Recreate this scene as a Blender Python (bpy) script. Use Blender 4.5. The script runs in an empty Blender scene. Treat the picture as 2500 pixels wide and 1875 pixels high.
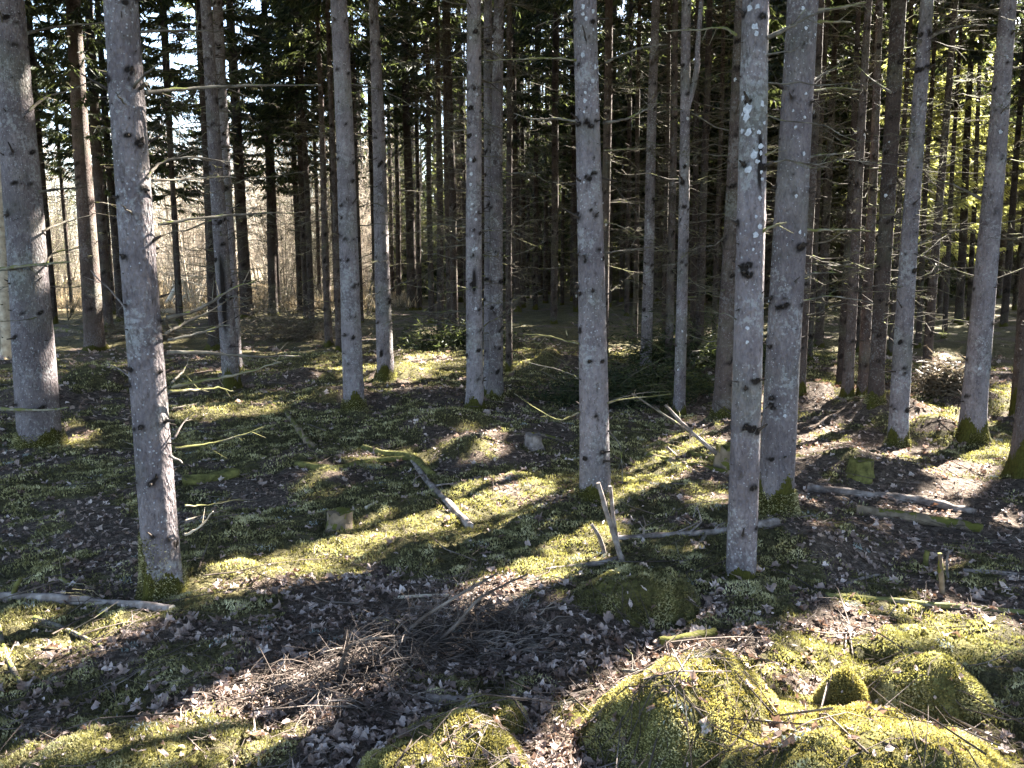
import bpy, math, random
import numpy as np
from mathutils import Vector

# ------------------------------------------------------------------ camera, world, sun, exposure
F = 1944.0                       # focal length in pixels of the 2500 px wide photograph
PITCH = math.radians(8.5)
CAMZ = 1.6
SUN_AZ, SUN_EL = math.radians(44.0), math.radians(38.0)
sc = bpy.context.scene
cam_d = bpy.data.cameras.new("camera"); cam = bpy.data.objects.new("camera", cam_d)
sc.collection.objects.link(cam); sc.camera = cam
cam_d.sensor_width = 36.0; cam_d.lens = 36.0 * F / 2500.0
cam_d.clip_start = 0.05; cam_d.clip_end = 3000
cam.location = (0, 0, CAMZ); cam.rotation_euler = (math.radians(90) - PITCH, 0, 0)

w = bpy.data.worlds.new("World"); sc.world = w; w.use_nodes = True
nt = w.node_tree; nt.nodes.clear()
sky = nt.nodes.new("ShaderNodeTexSky"); sky.sky_type = 'NISHITA'; sky.sun_disc = False
sky.sun_elevation = SUN_EL; sky.sun_rotation = SUN_AZ; sky.air_density = 1.0; sky.dust_density = 1.5
bg = nt.nodes.new("ShaderNodeBackground"); bg.inputs['Strength'].default_value = 0.05
wo = nt.nodes.new("ShaderNodeOutputWorld")
nt.links.new(sky.outputs[0], bg.inputs['Color']); nt.links.new(bg.outputs[0], wo.inputs['Surface'])

SUN = np.array([math.sin(SUN_AZ) * math.cos(SUN_EL), math.cos(SUN_AZ) * math.cos(SUN_EL), math.sin(SUN_EL)])
sl = bpy.data.lights.new("sun", 'SUN'); sl.energy = 5.0; sl.angle = math.radians(0.5); sl.color = (1.0, 0.94, 0.84)
so = bpy.data.objects.new("sun", sl); sc.collection.objects.link(so)
so.rotation_euler = Vector(SUN).to_track_quat('Z', 'Y').to_euler()
sc.view_settings.view_transform = 'Standard'; sc.view_settings.look = 'None'
sc.view_settings.exposure = 4.25; sc.view_settings.gamma = 1.0
sc.cycles.max_bounces = 5; sc.cycles.diffuse_bounces = 3; sc.cycles.glossy_bounces = 1
sc.cycles.transmission_bounces = 3; sc.cycles.transparent_max_bounces = 2
sc.cycles.sample_clamp_indirect = 6.0

# ------------------------------------------------------------------ noise and pixel helpers
def h2(ix, iy, s):
    n = (ix.astype(np.int64) * 374761393 + iy.astype(np.int64) * 668265263 + s * 1442695041) & 0xffffffff
    n = ((n ^ (n >> 13)) * 1274126177) & 0xffffffff
    return ((n ^ (n >> 16)) & 0xffff) / 65535.0
def vn(x, y, s=0):
    x = np.asarray(x, float); y = np.asarray(y, float)
    ix = np.floor(x); iy = np.floor(y); fx = x - ix; fy = y - iy
    fx = fx * fx * (3 - 2 * fx); fy = fy * fy * (3 - 2 * fy)
    a = h2(ix, iy, s); b = h2(ix + 1, iy, s); c = h2(ix, iy + 1, s); d = h2(ix + 1, iy + 1, s)
    return (a * (1 - fx) + b * fx) * (1 - fy) + (c * (1 - fx) + d * fx) * fy * 1.0
def fbm(x, y, o=3, s=0):
    t = 0; a = 0.5; m = 0
    for i in range(o):
        t = t + a * vn(x * 2 ** i + 17.3 * i, y * 2 ** i - 9.1 * i, s + i); m += a; a *= 0.5
    return t / m
CP, SP = math.cos(PITCH), math.sin(PITCH)
K = 2500 / 2212.0
def ray(px, py):
    a = (px - 1250) / F; b = (937.5 - py) / F
    return np.array([a, CP + b * SP, -SP + b * CP])
def project(x, y, z):                                # world -> pixel of the photograph (2212 wide reading)
    dy = y; dz = z - CAMZ
    dep = dy * CP - dz * SP; up = dy * SP + dz * CP
    dep = np.where(dep < 0.1, 0.1, dep)
    return (1250 + F * x / dep) / K, (937.5 - F * up / dep) / K

# ------------------------------------------------------------------ terrain
# mounds: (x, y, rx, ry, h)   in metres, set from where they touch the ground in the photograph
def flat(px, py):
    r = ray(px * K, py * K); t = -CAMZ / r[2]
    return r[0] * t, r[1] * t
HUM = []
def hum(px, py, rx, ry, h): x, y = flat(px, py); HUM.append((x, y, rx * .68, ry * .68, h * .72))
hum(1010, 985, .50, .45, .22); hum(690, 1050, .3, .3, .10); hum(210, 850, .9, .7, .42); hum(1000, 915, .5, .4, .14)
hum(2030, 935, .6, .5, .26); hum(1930, 900, .8, .6, .33); hum(920, 925, .5, .5, .12); hum(1205, 800, .9, .6, .42)
hum(1740, 1190, .48, .42, .16); hum(1680, 1120, .5, .4, .14); hum(1850, 1020, .7, .5, .18)
hum(1260, 1180, .3, .25, .06); hum(800, 1180, .5, .3, .06); hum(480, 1420, .45, .2, .05)
hum(1120, 1290, .5, .3, .07); hum(1630, 1400, .35, .2, .06); hum(560, 1250, .5, .3, .05)
hum(870, 815, 1.2, .8, .25); hum(660, 815, .8, .7, .2); hum(720, 860, .6, .5, .2)
hum(440, 900, 1.0, .7, .15); hum(1100, 1060, .6, .4, .08); hum(1500, 800, 1.4, .9, .3); hum(60, 880, .9, .7, .25)
hum(1750, 870, .9, .7, .3); hum(2100, 870, .8, .7, .3); hum(250, 1650, .5, .22, .10); hum(650, 1640, .4, .2, .06)
def ground(x, y):
    r = np.hypot(x, y)
    z = 0.16 * (fbm(x * .22, y * .22, 2, 5) - .5) * np.clip(r / 8, 0.2, 1.6)
    z = z + 0.10 * (fbm(x * 1.1, y * 1.1, 3, 11) - .5) * 1.3
    b = fbm(x * 3.7, y * 3.7, 2, 23); z = z + 0.055 * (b - .5)
    for (hx, hy, rx, ry, h) in HUM:
        q = ((x - hx) / rx) ** 2 + ((y - hy) / ry) ** 2
        z = z + h * np.exp(-q * 1.3) * (1 + .35 * (b - .5))
    return z
# boulders: (px, py of centre on the ground, rx, ry, h, turn, label)
BOULD = []
def bould(px, py, rx, ry, h, turn, cat, label, p=3.2):
    x, y = flat(px, py); BOULD.append(dict(x=x, y=y, rx=rx, ry=ry, h=h, a=math.radians(turn), p=p, cat=cat, label=label))
bould(1490, 1600, .37, .30, .24, 20, 'boulder', 'broad moss-covered boulder at the bottom edge with a lit crest beside a shadowed hollow', 2.3)
bould(1900, 1760, .50, .36, .22, -14, 'boulder', 'large sunlit yellow-green mossy boulder filling the bottom right foreground', 2.3)
bould(1822, 1525, .12, .11, .17, -20, 'boulder', 'small pointed mossy stone with a sunny left face beside the long shaded boulder', 1.5)
hum(1740, 1640, .9, .6, .16)
bould(2000, 1525, .28, .13, .20, -4, 'boulder', 'long low moss-covered boulder with its whole front in shade')
bould(1062, 1565, .14, .11, .08, 0, 'boulder', 'little rounded brownish-green mossy stone at the bottom centre')
bould(965, 1690, .30, .26, .12, -10, 'boulder', 'wide mossy boulder at the bottom edge, left half sunny and right half shaded')
bould(1385, 1300, .33, .27, .14, 0, 'boulder', 'dark green cushion-mossed boulder in front of the split dead sapling')
bould(2000, 1400, .44, .15, .06, 0, 'boulder', 'flat sunlit mossy slab just behind the long shaded boulder')
bould(270, 1690, .27, .2, .05, 0, 'boulder', 'low mossy stone in the bottom left corner')
def bheight(B, x, y):
    ca, sa = math.cos(B['a']), math.sin(B['a'])
    u = ((x - B['x']) * ca + (y - B['y']) * sa) / B['rx']; v = (-(x - B['x']) * sa + (y - B['y']) * ca) / B['ry']
    wob = 1 + .9 * (fbm(x * 4.2, y * 4.2, 3, 41) - .5)
    q = (u * u + v * v) * wob
    top = B['h'] * (1 - np.clip(q, 0, 3) ** (B['p'] / 2))
    top = top * (1 + .45 * (fbm(x * 5, y * 5, 2, 47) - .5)) + .09 * (fbm(x * 4, y * 4, 2, 51) - .5) + .035 * (fbm(x * 13, y * 13, 2, 53) - .5)
    return np.where(q < 1.6, B['g'] + top - .02, -5.0)
for B in BOULD: B['g'] = float(ground(np.array(B['x']), np.array(B['y'])))
def surf(x, y):
    z = ground(x, y); k = np.full(np.shape(z), -1)
    for i, B in enumerate(BOULD):
        m = (np.abs(x - B['x']) < 1.3 * max(B['rx'], B['ry'])) & (np.abs(y - B['y']) < 1.3 * max(B['rx'], B['ry']))
        if not np.any(m): continue
        b = np.where(m, bheight(B, x, y), -5.0)
        k = np.where(b > z, i, k); z = np.maximum(z, b)
    return z, k
def hit(px, py):                                      # where the view ray through a point of the photo meets the ground
    r = ray(px * K, py * K); t = 1.0; 
    ts = np.geomspace(1.2, 80, 1500)
    zz, _ = surf(r[0] * ts, r[1] * ts); d = CAMZ + r[2] * ts - zz
    i = np.argmax(d < 0)
    if d[i] >= 0: i = len(ts) - 1
    t = ts[i]
    return np.array([r[0] * t, r[1] * t, zz[i]])
def mossmask(x, y):                                   # 1 = moss, 0 = leaf litter
    m = fbm(x * .9 + 3, y * .9, 3, 71) * .5 + fbm(x * 4.2, y * 4.2, 2, 77) * .5
    px, py = project(x, y, 0 * x)
    m = m + .045 + .11 * np.clip((y - 10) / 6, 0, 1)
    def blob(cx, cy, rx, ry, a): return a * np.exp(-(((px - cx) / rx) ** 2 + ((py - cy) / ry) ** 2))
    m = m - blob(2000, 1130, 330, 110, .25) - blob(700, 1540, 240, 80, .2) - blob(150, 1400, 180, 90, .15) - blob(1000, 1400, 260, 50, .17)
    m = m - blob(1480, 1390, 200, 40, .25) - blob(1400, 1080, 110, 40, .1) - blob(150, 1550, 250, 60, .12)
    m = m + blob(1950, 1640, 420, 210, .3)
    m = m + blob(800, 1180, 350, 70, .15) + blob(1350, 1250, 250, 60, .2) + blob(500, 1330, 200, 30, .12) + blob(200, 1640, 250, 30, .2)
    return np.clip((m - .47) * 7, 0, 1)

# ------------------------------------------------------------------ where the sun comes through the canopy (gaps in the crowns)
LIT = [  # (cx, cy, rx, ry, tilt deg, strength) in the 2212 px reading of the photo
 (560,1240,135,38,-6,1),(780,1182,100,28,-8,1),(880,1140,120,34,-10,.75),(1085,1072,95,38,-5,1),(1190,1112,85,12,-25,.9),
 (690,1038,48,36,0,.95),(1025,955,65,34,0,1),(850,988,110,18,5,.8),(1440,1000,110,22,-28,1),(1400,1050,100,16,-25,.8),(1510,960,60,28,0,.9),
 (1265,1160,75,26,-10,.85),(1240,1205,60,16,0,.7),(1110,1275,115,38,-8,.6),(1850,1372,80,34,5,1),(2110,1370,100,34,3,1),
 (1470,1455,130,36,-8,.95),(1360,1520,120,40,-20,.9),(1815,1465,60,40,0,1),(1880,1590,240,70,8,1),(2110,1640,90,44,25,.9),
 (1420,1590,120,44,-10,.55),(1720,1450,60,24,0,.8),(930,1625,130,30,-25,1),(700,1480,95,26,-8,.8),(540,1500,60,26,0,.9),(470,1575,110,36,0,.6),
 (50,1400,70,70,0,.7),(230,1375,90,36,0,.75),(60,1280,70,60,0,.45),(210,1640,190,28,0,.55),(560,1580,60,30,0,.6),
 (480,888,130,14,-3,.7),(440,955,90,24,-5,.5),(160,945,40,26,20,.9),(330,870,60,20,0,.4),
 (890,795,50,24,-20,1),(960,780,50,14,0,.7),(800,800,60,12,0,.6),(1200,682,100,14,-10,.9),(940,715,36,10,0,1),(700,800,60,14,0,.5),
 (2030,905,70,22,0,1),(2040,830,46,70,0,.9),(1825,755,26,52,0,.9),(1790,850,40,26,0,.8),(1960,1010,60,40,0,.35),
 (2060,1060,80,60,20,.42),(1780,940,50,30,-25,.5),(1700,970,40,30,0,.4),(2150,1000,50,40,0,.4),
 (2000,1210,70,18,0,.6),(1950,1310,130,16,3,.5),(2190,860,30,30,0,.6),(1560,1080,60,14,0,.5),(1160,820,60,14,0,.35),
 (1650,860,40,30,0,.5),(1540,790,40,14,0,.7),(2130,1130,70,40,0,.4),(620,1430,60,20,0,.2)]
_gx, _gy = np.meshgrid(np.arange(-16, 18, .08), np.arange(0, 26, .08), indexing='ij'); _GZ = surf(_gx, _gy)[0]
def gz(x, y):
    i = np.clip(((x + 16) / .08).astype(int), 0, _GZ.shape[0] - 1); j = np.clip((y / .08).astype(int), 0, _GZ.shape[1] - 1); return _GZ[i, j]
def lit_ground(x, y, z=0):
    px, py = project(x, y, z + 0 * x); v = np.zeros(np.shape(px))
    for (cx, cy, rx, ry, t, s) in LIT:
        c, sn = math.cos(math.radians(t)), math.sin(math.radians(t))
        u = ((px - cx) * c + (py - cy) * sn) / rx; w_ = (-(px - cx) * sn + (py - cy) * c) / ry
        q = u * u + w_ * w_
        v = np.maximum(v, s * np.clip((1.45 - q) * 3, 0, 1))
    inside = (px > -60) & (px < 2280) & (py > 700) & (y > 1)
    v = np.where(inside, v, 0)
    return v
CAPS = []                                             # (x, y, z0, z1, radius, strength): lit trunks and crowns
def lit_prob(C):
    """share of sprigs to leave out so that the sun passes to what the photo shows sunlit"""
    t = C[:, 2] / SUN[2]; gx = C[:, 0] - SUN[0] * t; gy = C[:, 1] - SUN[1] * t
    for _ in range(2):
        zs = gz(gx, gy) + .03; t = (C[:, 2] - zs) / SUN[2]; gx = C[:, 0] - SUN[0] * t; gy = C[:, 1] - SUN[1] * t
    v = lit_ground(gx, gy, gz(gx, gy))
    far = np.clip((fbm(gx * .5, gy * .5, 2, 91) - .60) * 10, 0, 1) * .8          # scattered sun flecks
    v = np.maximum(v, np.where((gy > 11) | (gx > gy * .8 + 2), far, 0))
    v = np.maximum(v, np.where((gx < -.14 * gy - 1) & (gy > 24) & (gy < 75), .97, 0))       # the open, sunlit thicket on the left
    dx, dy = math.sin(SUN_AZ), math.cos(SUN_AZ); te = math.tan(SUN_EL)
    for (x, y, z0, z1, r, s) in CAPS:
        ax = C[:, 0] - x; ay = C[:, 1] - y; along = ax * dx + ay * dy; perp = np.abs(ax * dy - ay * dx)
        zh = C[:, 2] - along * te
        v = np.where((along > .6) & (perp < r) & (zh > z0 - .3) & (zh < z1 + .3), np.maximum(v, s), v)
    return v

def dark_prob(C):
    t = C[:, 2] / SUN[2]; gx = C[:, 0] - SUN[0] * t; gy = C[:, 1] - SUN[1] * t; px, py = project(gx, gy, 0 * gx)
    return ((px > -200) & (px < 2500) & (gy > .8) & ((gy < 13) | ((gy < 34) & (gx > -.12 * gy)))).astype(float)

# ------------------------------------------------------------------ mesh buffer
class Buf:
    def __init__(s): s.V = []; s.Fq = []; s.Ft = []; s.n = 0; s.mq = []; s.mt = []; s.at = {}
    def add(s, V, Fc, m=0, **at):
        V = np.asarray(V, float).reshape(-1, 3); Fc = np.asarray(Fc, np.int64)
        if len(Fc) == 0: return
        if Fc.shape[-1] == 4: s.Fq.append(Fc.reshape(-1, 4) + s.n); s.mq.append(np.full(len(s.Fq[-1]), m))
        else: s.Ft.append(Fc.reshape(-1, 3) + s.n); s.mt.append(np.full(len(s.Ft[-1]), m))
        s.V.append(V)
        for k in set(list(at) + list(s.at)):
            a = at.get(k, 0.0); a = np.full(len(V), a) if np.isscalar(a) else np.asarray(a, float).ravel()
            s.at.setdefault(k, [np.zeros(s.n)] if s.n else []).append(a)
        s.n += len(V)
    def mesh(s, name, mats, smooth=True):
        me = bpy.data.meshes.new(name); V = np.concatenate(s.V)
        q = np.concatenate(s.Fq) if s.Fq else np.zeros((0, 4), int); t = np.concatenate(s.Ft) if s.Ft else np.zeros((0, 3), int)
        me.vertices.add(len(V)); me.vertices.foreach_set('co', V.astype(np.float32).ravel())
        li = np.concatenate([q.ravel(), t.ravel()]).astype(np.int32)
        me.loops.add(len(li)); me.loops.foreach_set('vertex_index', li)
        nq, ntr = len(q), len(t); me.polygons.add(nq + ntr)
        st = np.concatenate([np.arange(nq) * 4, nq * 4 + np.arange(ntr) * 3]).astype(np.int32)
        me.polygons.foreach_set('loop_start', st)
        me.polygons.foreach_set('use_smooth', np.full(nq + ntr, smooth))
        mi = np.concatenate([np.concatenate(s.mq) if s.mq else np.zeros(0), np.concatenate(s.mt) if s.mt else np.zeros(0)]).astype(np.int32)
        me.polygons.foreach_set('material_index', mi)
        for k, a in s.at.items():
            at = me.attributes.new(k, 'FLOAT', 'POINT'); at.data.foreach_set('value', np.concatenate(a).astype(np.float32))
        for m in mats: me.materials.append(m)
        me.update(calc_edges=True)
        return me
def nrm(v): return v / np.maximum(np.linalg.norm(v, axis=-1, keepdims=True), 1e-9)
def prisms(A, B, ra, rb, k=3):
    A = np.asarray(A, float).reshape(-1, 3); B = np.asarray(B, float).reshape(-1, 3); n = len(A)
    ra = np.broadcast_to(ra, (n,)).astype(float); rb = np.broadcast_to(rb, (n,)).astype(float)
    d = nrm(B - A); ref = np.where(np.abs(d[:, 2:3]) > .9, [[1., 0, 0]], [[0, 0, 1.]])
    u = nrm(np.cross(d, ref)); v = np.cross(d, u)
    an = np.arange(k) * 2 * math.pi / k
    ring = u[:, None] * np.cos(an)[None, :, None] + v[:, None] * np.sin(an)[None, :, None]
    V = np.concatenate([A[:, None] + ring * ra[:, None, None], B[:, None] + ring * rb[:, None, None]], 1)
    f = np.array([[i, (i + 1) % k, k + (i + 1) % k, k + i] for i in range(k)])
    Fc = (np.arange(n) * 2 * k)[:, None, None] + f[None]
    return V.reshape(-1, 3), Fc.reshape(-1, 4)
def catmull(P, n):
    P = np.asarray(P, float); P = np.vstack([2 * P[0] - P[1], P, 2 * P[-1] - P[-2]]); out = []
    m = len(P) - 3
    for i in range(m):
        for j in range(n):
            t = j / n; a, b, c, d = P[i:i + 4]
            out.append(.5 * (2 * b + (c - a) * t + (2 * a - 5 * b + 4 * c - d) * t * t + (3 * b - a - 3 * c + d) * t ** 3))
    out.append(P[-2]); return np.array(out)
def tube(buf, P, R, k=10, m=0, rng=None, rough=.08, caps=True, mcap=None, **at):
    """a bent round limb with an uneven skin"""
    P = np.asarray(P, float); n = len(P); R = np.broadcast_to(R, (n,)).astype(float)
    T = np.gradient(P, axis=0); T = nrm(T); u = np.zeros_like(T); r0 = np.array([0, 0, 1.]) if abs(T[0, 2]) < .9 else np.array([1., 0, 0])
    u[0] = nrm(np.cross(T[0], r0))
    for i in range(1, n): u[i] = nrm(u[i - 1] - T[i] * np.dot(u[i - 1], T[i]))
    v = np.cross(T, u); an = np.arange(k) * 2 * math.pi / k
    rr = R[:, None] * (1 + rough * (rng.random((n, k)) - .5) * 2 if rng is not None else np.ones((n, k)))
    V = P[:, None] + (u[:, None] * np.cos(an)[None, :, None] + v[:, None] * np.sin(an)[None, :, None]) * rr[..., None]
    i = np.arange(n - 1)[:, None] * k; j = np.arange(k)[None]
    Fc = np.stack([i + j, i + (j + 1) % k, i + k + (j + 1) % k, i + k + j], -1)
    buf.add(V, Fc, m, **at)
    if caps:
        mc = m if mcap is None else mcap
        for e, s in ((0, -1), (n - 1, 1)):
            C = np.vstack([V[e], P[e] + T[e] * s * R[e] * .1]); f = [[q, (q + 1) % k, k] if s > 0 else [(q + 1) % k, q, k] for q in range(k)]
            buf.add(C, np.array(f), mc, **at)

# ------------------------------------------------------------------ materials
def newmat(name):
    m = bpy.data.materials.new(name); m.use_nodes = True; n = m.node_tree; n.nodes.clear(); return m, n
class NT:
    def __init__(s, nt): s.nt = nt
    def n(s, t, **kw):
        x = s.nt.nodes.new(t)
        for k, v in kw.items():
            if k in ('i',):
                for a, b in v.items():
                    if isinstance(b, bpy.types.NodeSocket): s.nt.links.new(b, x.inputs[a])
                    else: x.inputs[a].default_value = b
            else: setattr(x, k, v)
        return x
    def pos(s): return s.n('ShaderNodeNewGeometry').outputs['Position']
    def noise(s, scale, detail=3, vec=None, rough=.55):
        x = s.n('ShaderNodeTexNoise', i={'Scale': scale, 'Detail': detail, 'Roughness': rough}); s.nt.links.new(vec or s.pos(), x.inputs['Vector']); return x.outputs['Fac']
    def ramp(s, fac, stops):
        x = s.n('ShaderNodeValToRGB'); s.nt.links.new(fac, x.inputs[0]); e = x.color_ramp.elements
        while len(e) < len(stops): e.new(.5)
        for a, (p, c) in zip(e, stops): a.position = p; a.color = (c + (1,)) if len(c) == 3 else c
        return x.outputs['Color']
    def mix(s, f, a, b, mode='MIX'):
        x = s.n('ShaderNodeMix', data_type='RGBA', blend_type=mode)
        for sock, v in ((x.inputs[0], f), (x.inputs[6], a), (x.inputs[7], b)):
            if isinstance(v, bpy.types.NodeSocket): s.nt.links.new(v, sock)
            else: sock.default_value = v if not isinstance(v, tuple) else (v + (1,) if len(v) == 3 else v)
        return x.outputs[2]
    def attr(s, name): return s.n('ShaderNodeAttribute', attribute_name=name).outputs['Fac']
    def math(s, op, a, b=0.0):
        x = s.n('ShaderNodeMath', operation=op)
        for i, v in enumerate((a, b)):
            if isinstance(v, bpy.types.NodeSocket): s.nt.links.new(v, x.inputs[i])
            else: x.inputs[i].default_value = v
        return x.outputs[0]
    def bump(s, h, dist, strength=1.0):
        return s.n('ShaderNodeBump', i={'Height': h, 'Distance': dist, 'Strength': strength}).outputs[0]
    def out(s, sh): s.nt.links.new(sh, s.n('ShaderNodeOutputMaterial').inputs['Surface'])
    def bsdf(s, col, rough=.9, normal=None, spec=.2):
        x = s.n('ShaderNodeBsdfPrincipled', i={'Base Color': col if isinstance(col, bpy.types.NodeSocket) else col + (1,), 'Roughness': rough, 'Specular IOR Level': spec})
        if normal: s.nt.links.new(normal, x.inputs['Normal'])
        return x.outputs[0]
def thin(name, stops, trans, transcol, scale=6.0, use_rnd=True, rough=.6, spec=.2):
    """leaf-like material: part of the light passes through"""
    m, n = newmat(name); g = NT(n)
    f = g.noise(scale, 2)
    if use_rnd: f = g.math('ADD', g.math('MULTIPLY', f, .55), g.math('MULTIPLY', g.attr('rnd'), .45))
    c = g.ramp(f, stops); b = g.bsdf(c, rough, None, spec)
    t = g.n('ShaderNodeBsdfTranslucent'); n.links.new(g.mix(1.0, c, transcol, 'MULTIPLY'), t.inputs[0])
    mx = g.n('ShaderNodeMixShader', i={0: trans, 1: b, 2: t.outputs[0]}); g.out(mx.outputs[0]); return m

def mat_bark(name, c0, c1, fleck, mosscol=(.075, .070, .014)):
    m, n = newmat(name); g = NT(n); p = g.pos()
    mp = g.n('ShaderNodeMapping', i={'Scale': (1, 1, .45)}); n.links.new(p, mp.inputs['Vector']); v = mp.outputs[0]
    big = g.noise(3.0, 3, p); fine = g.noise(60, 4, v, .7); mid = g.noise(16, 3, v, .6)
    c = g.ramp(g.math('ADD', g.math('MULTIPLY', big, .35), g.math('ADD', g.math('MULTIPLY', mid, .3), g.math('MULTIPLY', fine, .35))),
               [(.32, tuple(q * .55 for q in c0)), (.47, c0), (.62, c1)])
    vo = g.n('ShaderNodeTexVoronoi', i={'Scale': 42.0, 'Randomness': 1.0}); n.links.new(p, vo.inputs['Vector'])
    ri = g.n('ShaderNodeObjectInfo').outputs['Random']; c = g.mix(1.0, c, g.ramp(ri, [(0, (.74, .72, .70)), (.5, (1.0, .98, .97)), (1, (1.18, 1.2, 1.22))]), 'MULTIPLY')
    f1 = g.math('LESS_THAN', vo.outputs['Distance'], g.math('MULTIPLY', g.math('SUBTRACT', g.noise(4, 3, p), .22), .52))
    c = g.mix(g.math('MULTIPLY', f1, fleck * .75), c, (.40, .40, .41))
    cr = g.ramp(g.math('ADD', g.math('MULTIPLY', g.noise(34, 4, p, .7), .6), g.math('MULTIPLY', g.noise(3.5, 2, p), .4)), [(.54, (0, 0, 0)), (.6, (1, 1, 1))])
    c = g.mix(g.math('MULTIPLY', cr, fleck * .6), c, (.34, .34, .335))
    ck = g.ramp(g.noise(22, 4, v, .8), [(.36, (1, 1, 1)), (.42, (0, 0, 0))])
    c = g.mix(g.math('MULTIPLY', ck, .55), c, (.05, .04, .036))
    alg = g.ramp(g.noise(2.2, 3, p), [(.52, (0, 0, 0)), (.7, (1, 1, 1))])
    c = g.mix(g.math('MULTIPLY', alg, .25), c, (.13, .15, .09))
    c = g.mix(g.math('MINIMUM', g.attr('dark'), 1.0), c, (.018, .014, .012))
    mossf = g.math('GREATER_THAN', g.math('ADD', g.attr('mossy'), g.math('MULTIPLY', g.math('SUBTRACT', fine, .5), 1.0)), .5)
    c = g.mix(mossf, c, g.ramp(fine, [(.3, tuple(q * .45 for q in mosscol)), (.7, mosscol)]))
    vo2 = g.n('ShaderNodeTexVoronoi', i={'Scale': 75.0}); n.links.new(v, vo2.inputs['Vector'])
    h = g.math('ADD', g.math('MULTIPLY', fine, .6), g.math('ADD', g.math('MULTIPLY', vo2.outputs['Distance'], .4), g.math('MULTIPLY', mid, .6)))
    g.out(g.bsdf(c, .92, g.bump(h, .035, 1.0), .12)); return m
def mat_simple(name, stops, scale, bumpd=.004, bscale=80, rough=.9, moss=None, mosslvl=.55, mscale=9.0):
    m, n = newmat(name); g = NT(n); p = g.pos()
    c = g.ramp(g.noise(scale, 4, p), stops)
    if moss:
        nz = g.n('ShaderNodeSeparateXYZ'); n.links.new(g.n('ShaderNodeNewGeometry').outputs['Normal'], nz.inputs[0])
        f = g.math('GREATER_THAN', g.math('ADD', g.noise(mscale, 3, p), g.math('MULTIPLY', nz.outputs[2], .12)), mosslvl)
        c = g.mix(f, c, moss)
    g.out(g.bsdf(c, rough, g.bump(g.noise(bscale, 4, p, .7), bumpd), .15)); return m

M = {}
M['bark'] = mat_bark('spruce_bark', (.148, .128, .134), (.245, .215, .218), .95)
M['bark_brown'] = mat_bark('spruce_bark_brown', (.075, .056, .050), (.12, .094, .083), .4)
M['bark_far_shaded'] = mat_bark('spruce_bark_far_shaded', (.048, .036, .031), (.080, .062, .054), .25)  # background shade put into the colour: darker copy of the bark
M['bark_pale'] = mat_simple('barkless_wood', [(.3, (.22, .17, .12)), (.7, (.48, .40, .30))], 9, .006)
M['lichen'] = mat_simple('lichen_crust', [(.3, (.26, .27, .29)), (.7, (.48, .48, .50))], 60, .002)
M['stub'] = mat_simple('dead_stub', [(.3, (.02, .016, .013)), (.7, (.07, .055, .045))], 50)
M['dead'] = mat_simple('dead_branch_bark', [(.3, (.045, .037, .03)), (.5, (.10, .086, .068)), (.72, (.20, .18, .145))], 14, .002, moss=(.13, .14, .035), mosslvl=.66)
M['dead_far'] = mat_simple('dead_twig_bark', [(.3, (.04, .032, .027)), (.7, (.14, .122, .088))], 5, .0, moss=(.14, .14, .06), mosslvl=.62, mscale=2.5)
M['dead_mossy'] = mat_simple('mossy_branch_bark', [(.3, (.10, .09, .06)), (.7, (.24, .21, .15))], 14, .003, moss=(.12, .115, .04), mosslvl=.52)
M['wood'] = mat_simple('weathered_wood', [(.3, (.07, .055, .047)), (.5, (.165, .135, .12)), (.7, (.30, .26, .235))], 18, .004, 60)
M['wood_moss'] = mat_simple('mossy_wood', [(.3, (.06, .045, .03)), (.7, (.22, .17, .12))], 12, .006, 50, moss=(.085, .083, .018), mosslvl=.57)
M['moss_log'] = mat_simple('moss_coat', [(.3, (.045, .043, .014)), (.7, (.17, .16, .05))], 22, .012, 70)
M['birch'] = mat_simple('pale_birch_wood', [(.3, (.5, .45, .38)), (.7, (.75, .70, .62))], 9, .002)  # even pale tone of the fallen birch stems
M['cut'] = mat_simple('cut_wood', [(.3, (.35, .28, .2)), (.7, (.55, .47, .36))], 30, .002)
M['needle'] = thin('spruce_needles', [(.3, (.012, .017, .010)), (.55, (.030, .039, .020)), (.75, (.062, .074, .036))], .42, (2.4, 2.3, 1.4), 1.2)
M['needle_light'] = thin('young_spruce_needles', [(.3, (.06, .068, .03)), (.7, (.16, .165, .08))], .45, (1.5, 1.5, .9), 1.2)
M['needle_sun_painted'] = thin('sun_painted_needles', [(.3, (.20, .205, .10)), (.7, (.55, .55, .32))], .5, (1.4, 1.4, .8), 1.2)  # sunlight put into the colour: brighter copy of the needles
M['needle_dry'] = thin('dry_needles', [(.3, (.05, .04, .028)), (.7, (.15, .12, .085))], .3, (1, 1, 1), 3)
M['moss'] = thin('moss_sprigs', [(.25, (.034, .030, .014)), (.42, (.098, .087, .038)), (.58, (.235, .21, .10)), (.8, (.60, .55, .36))], .32, (1.15, 1.2, .6), 5.0)
M['moss_y'] = thin('yellow_moss_sprigs', [(.25, (.045, .039, .013)), (.42, (.15, .132, .048)), (.58, (.33, .30, .125)), (.8, (.62, .58, .36))], .35, (1.12, 1.05, .6), 6.0)
M['leaf'] = thin('dry_leaves', [(.22, (.08, .05, .038)), (.45, (.20, .145, .12)), (.62, (.36, .285, .25)), (.8, (.55, .47, .43))], .22, (1.1, .9, .7), 9.0, rough=.55, spec=.35)
M['drygrass'] = thin('dry_grass', [(.3, (.13, .105, .075)), (.7, (.36, .31, .23))], .4, (1.1, 1.0, .8), 2.0)
M['straw'] = mat_simple('pale_twigs', [(.3, (.30, .24, .18)), (.7, (.75, .66, .54))], 1.2)
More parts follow.
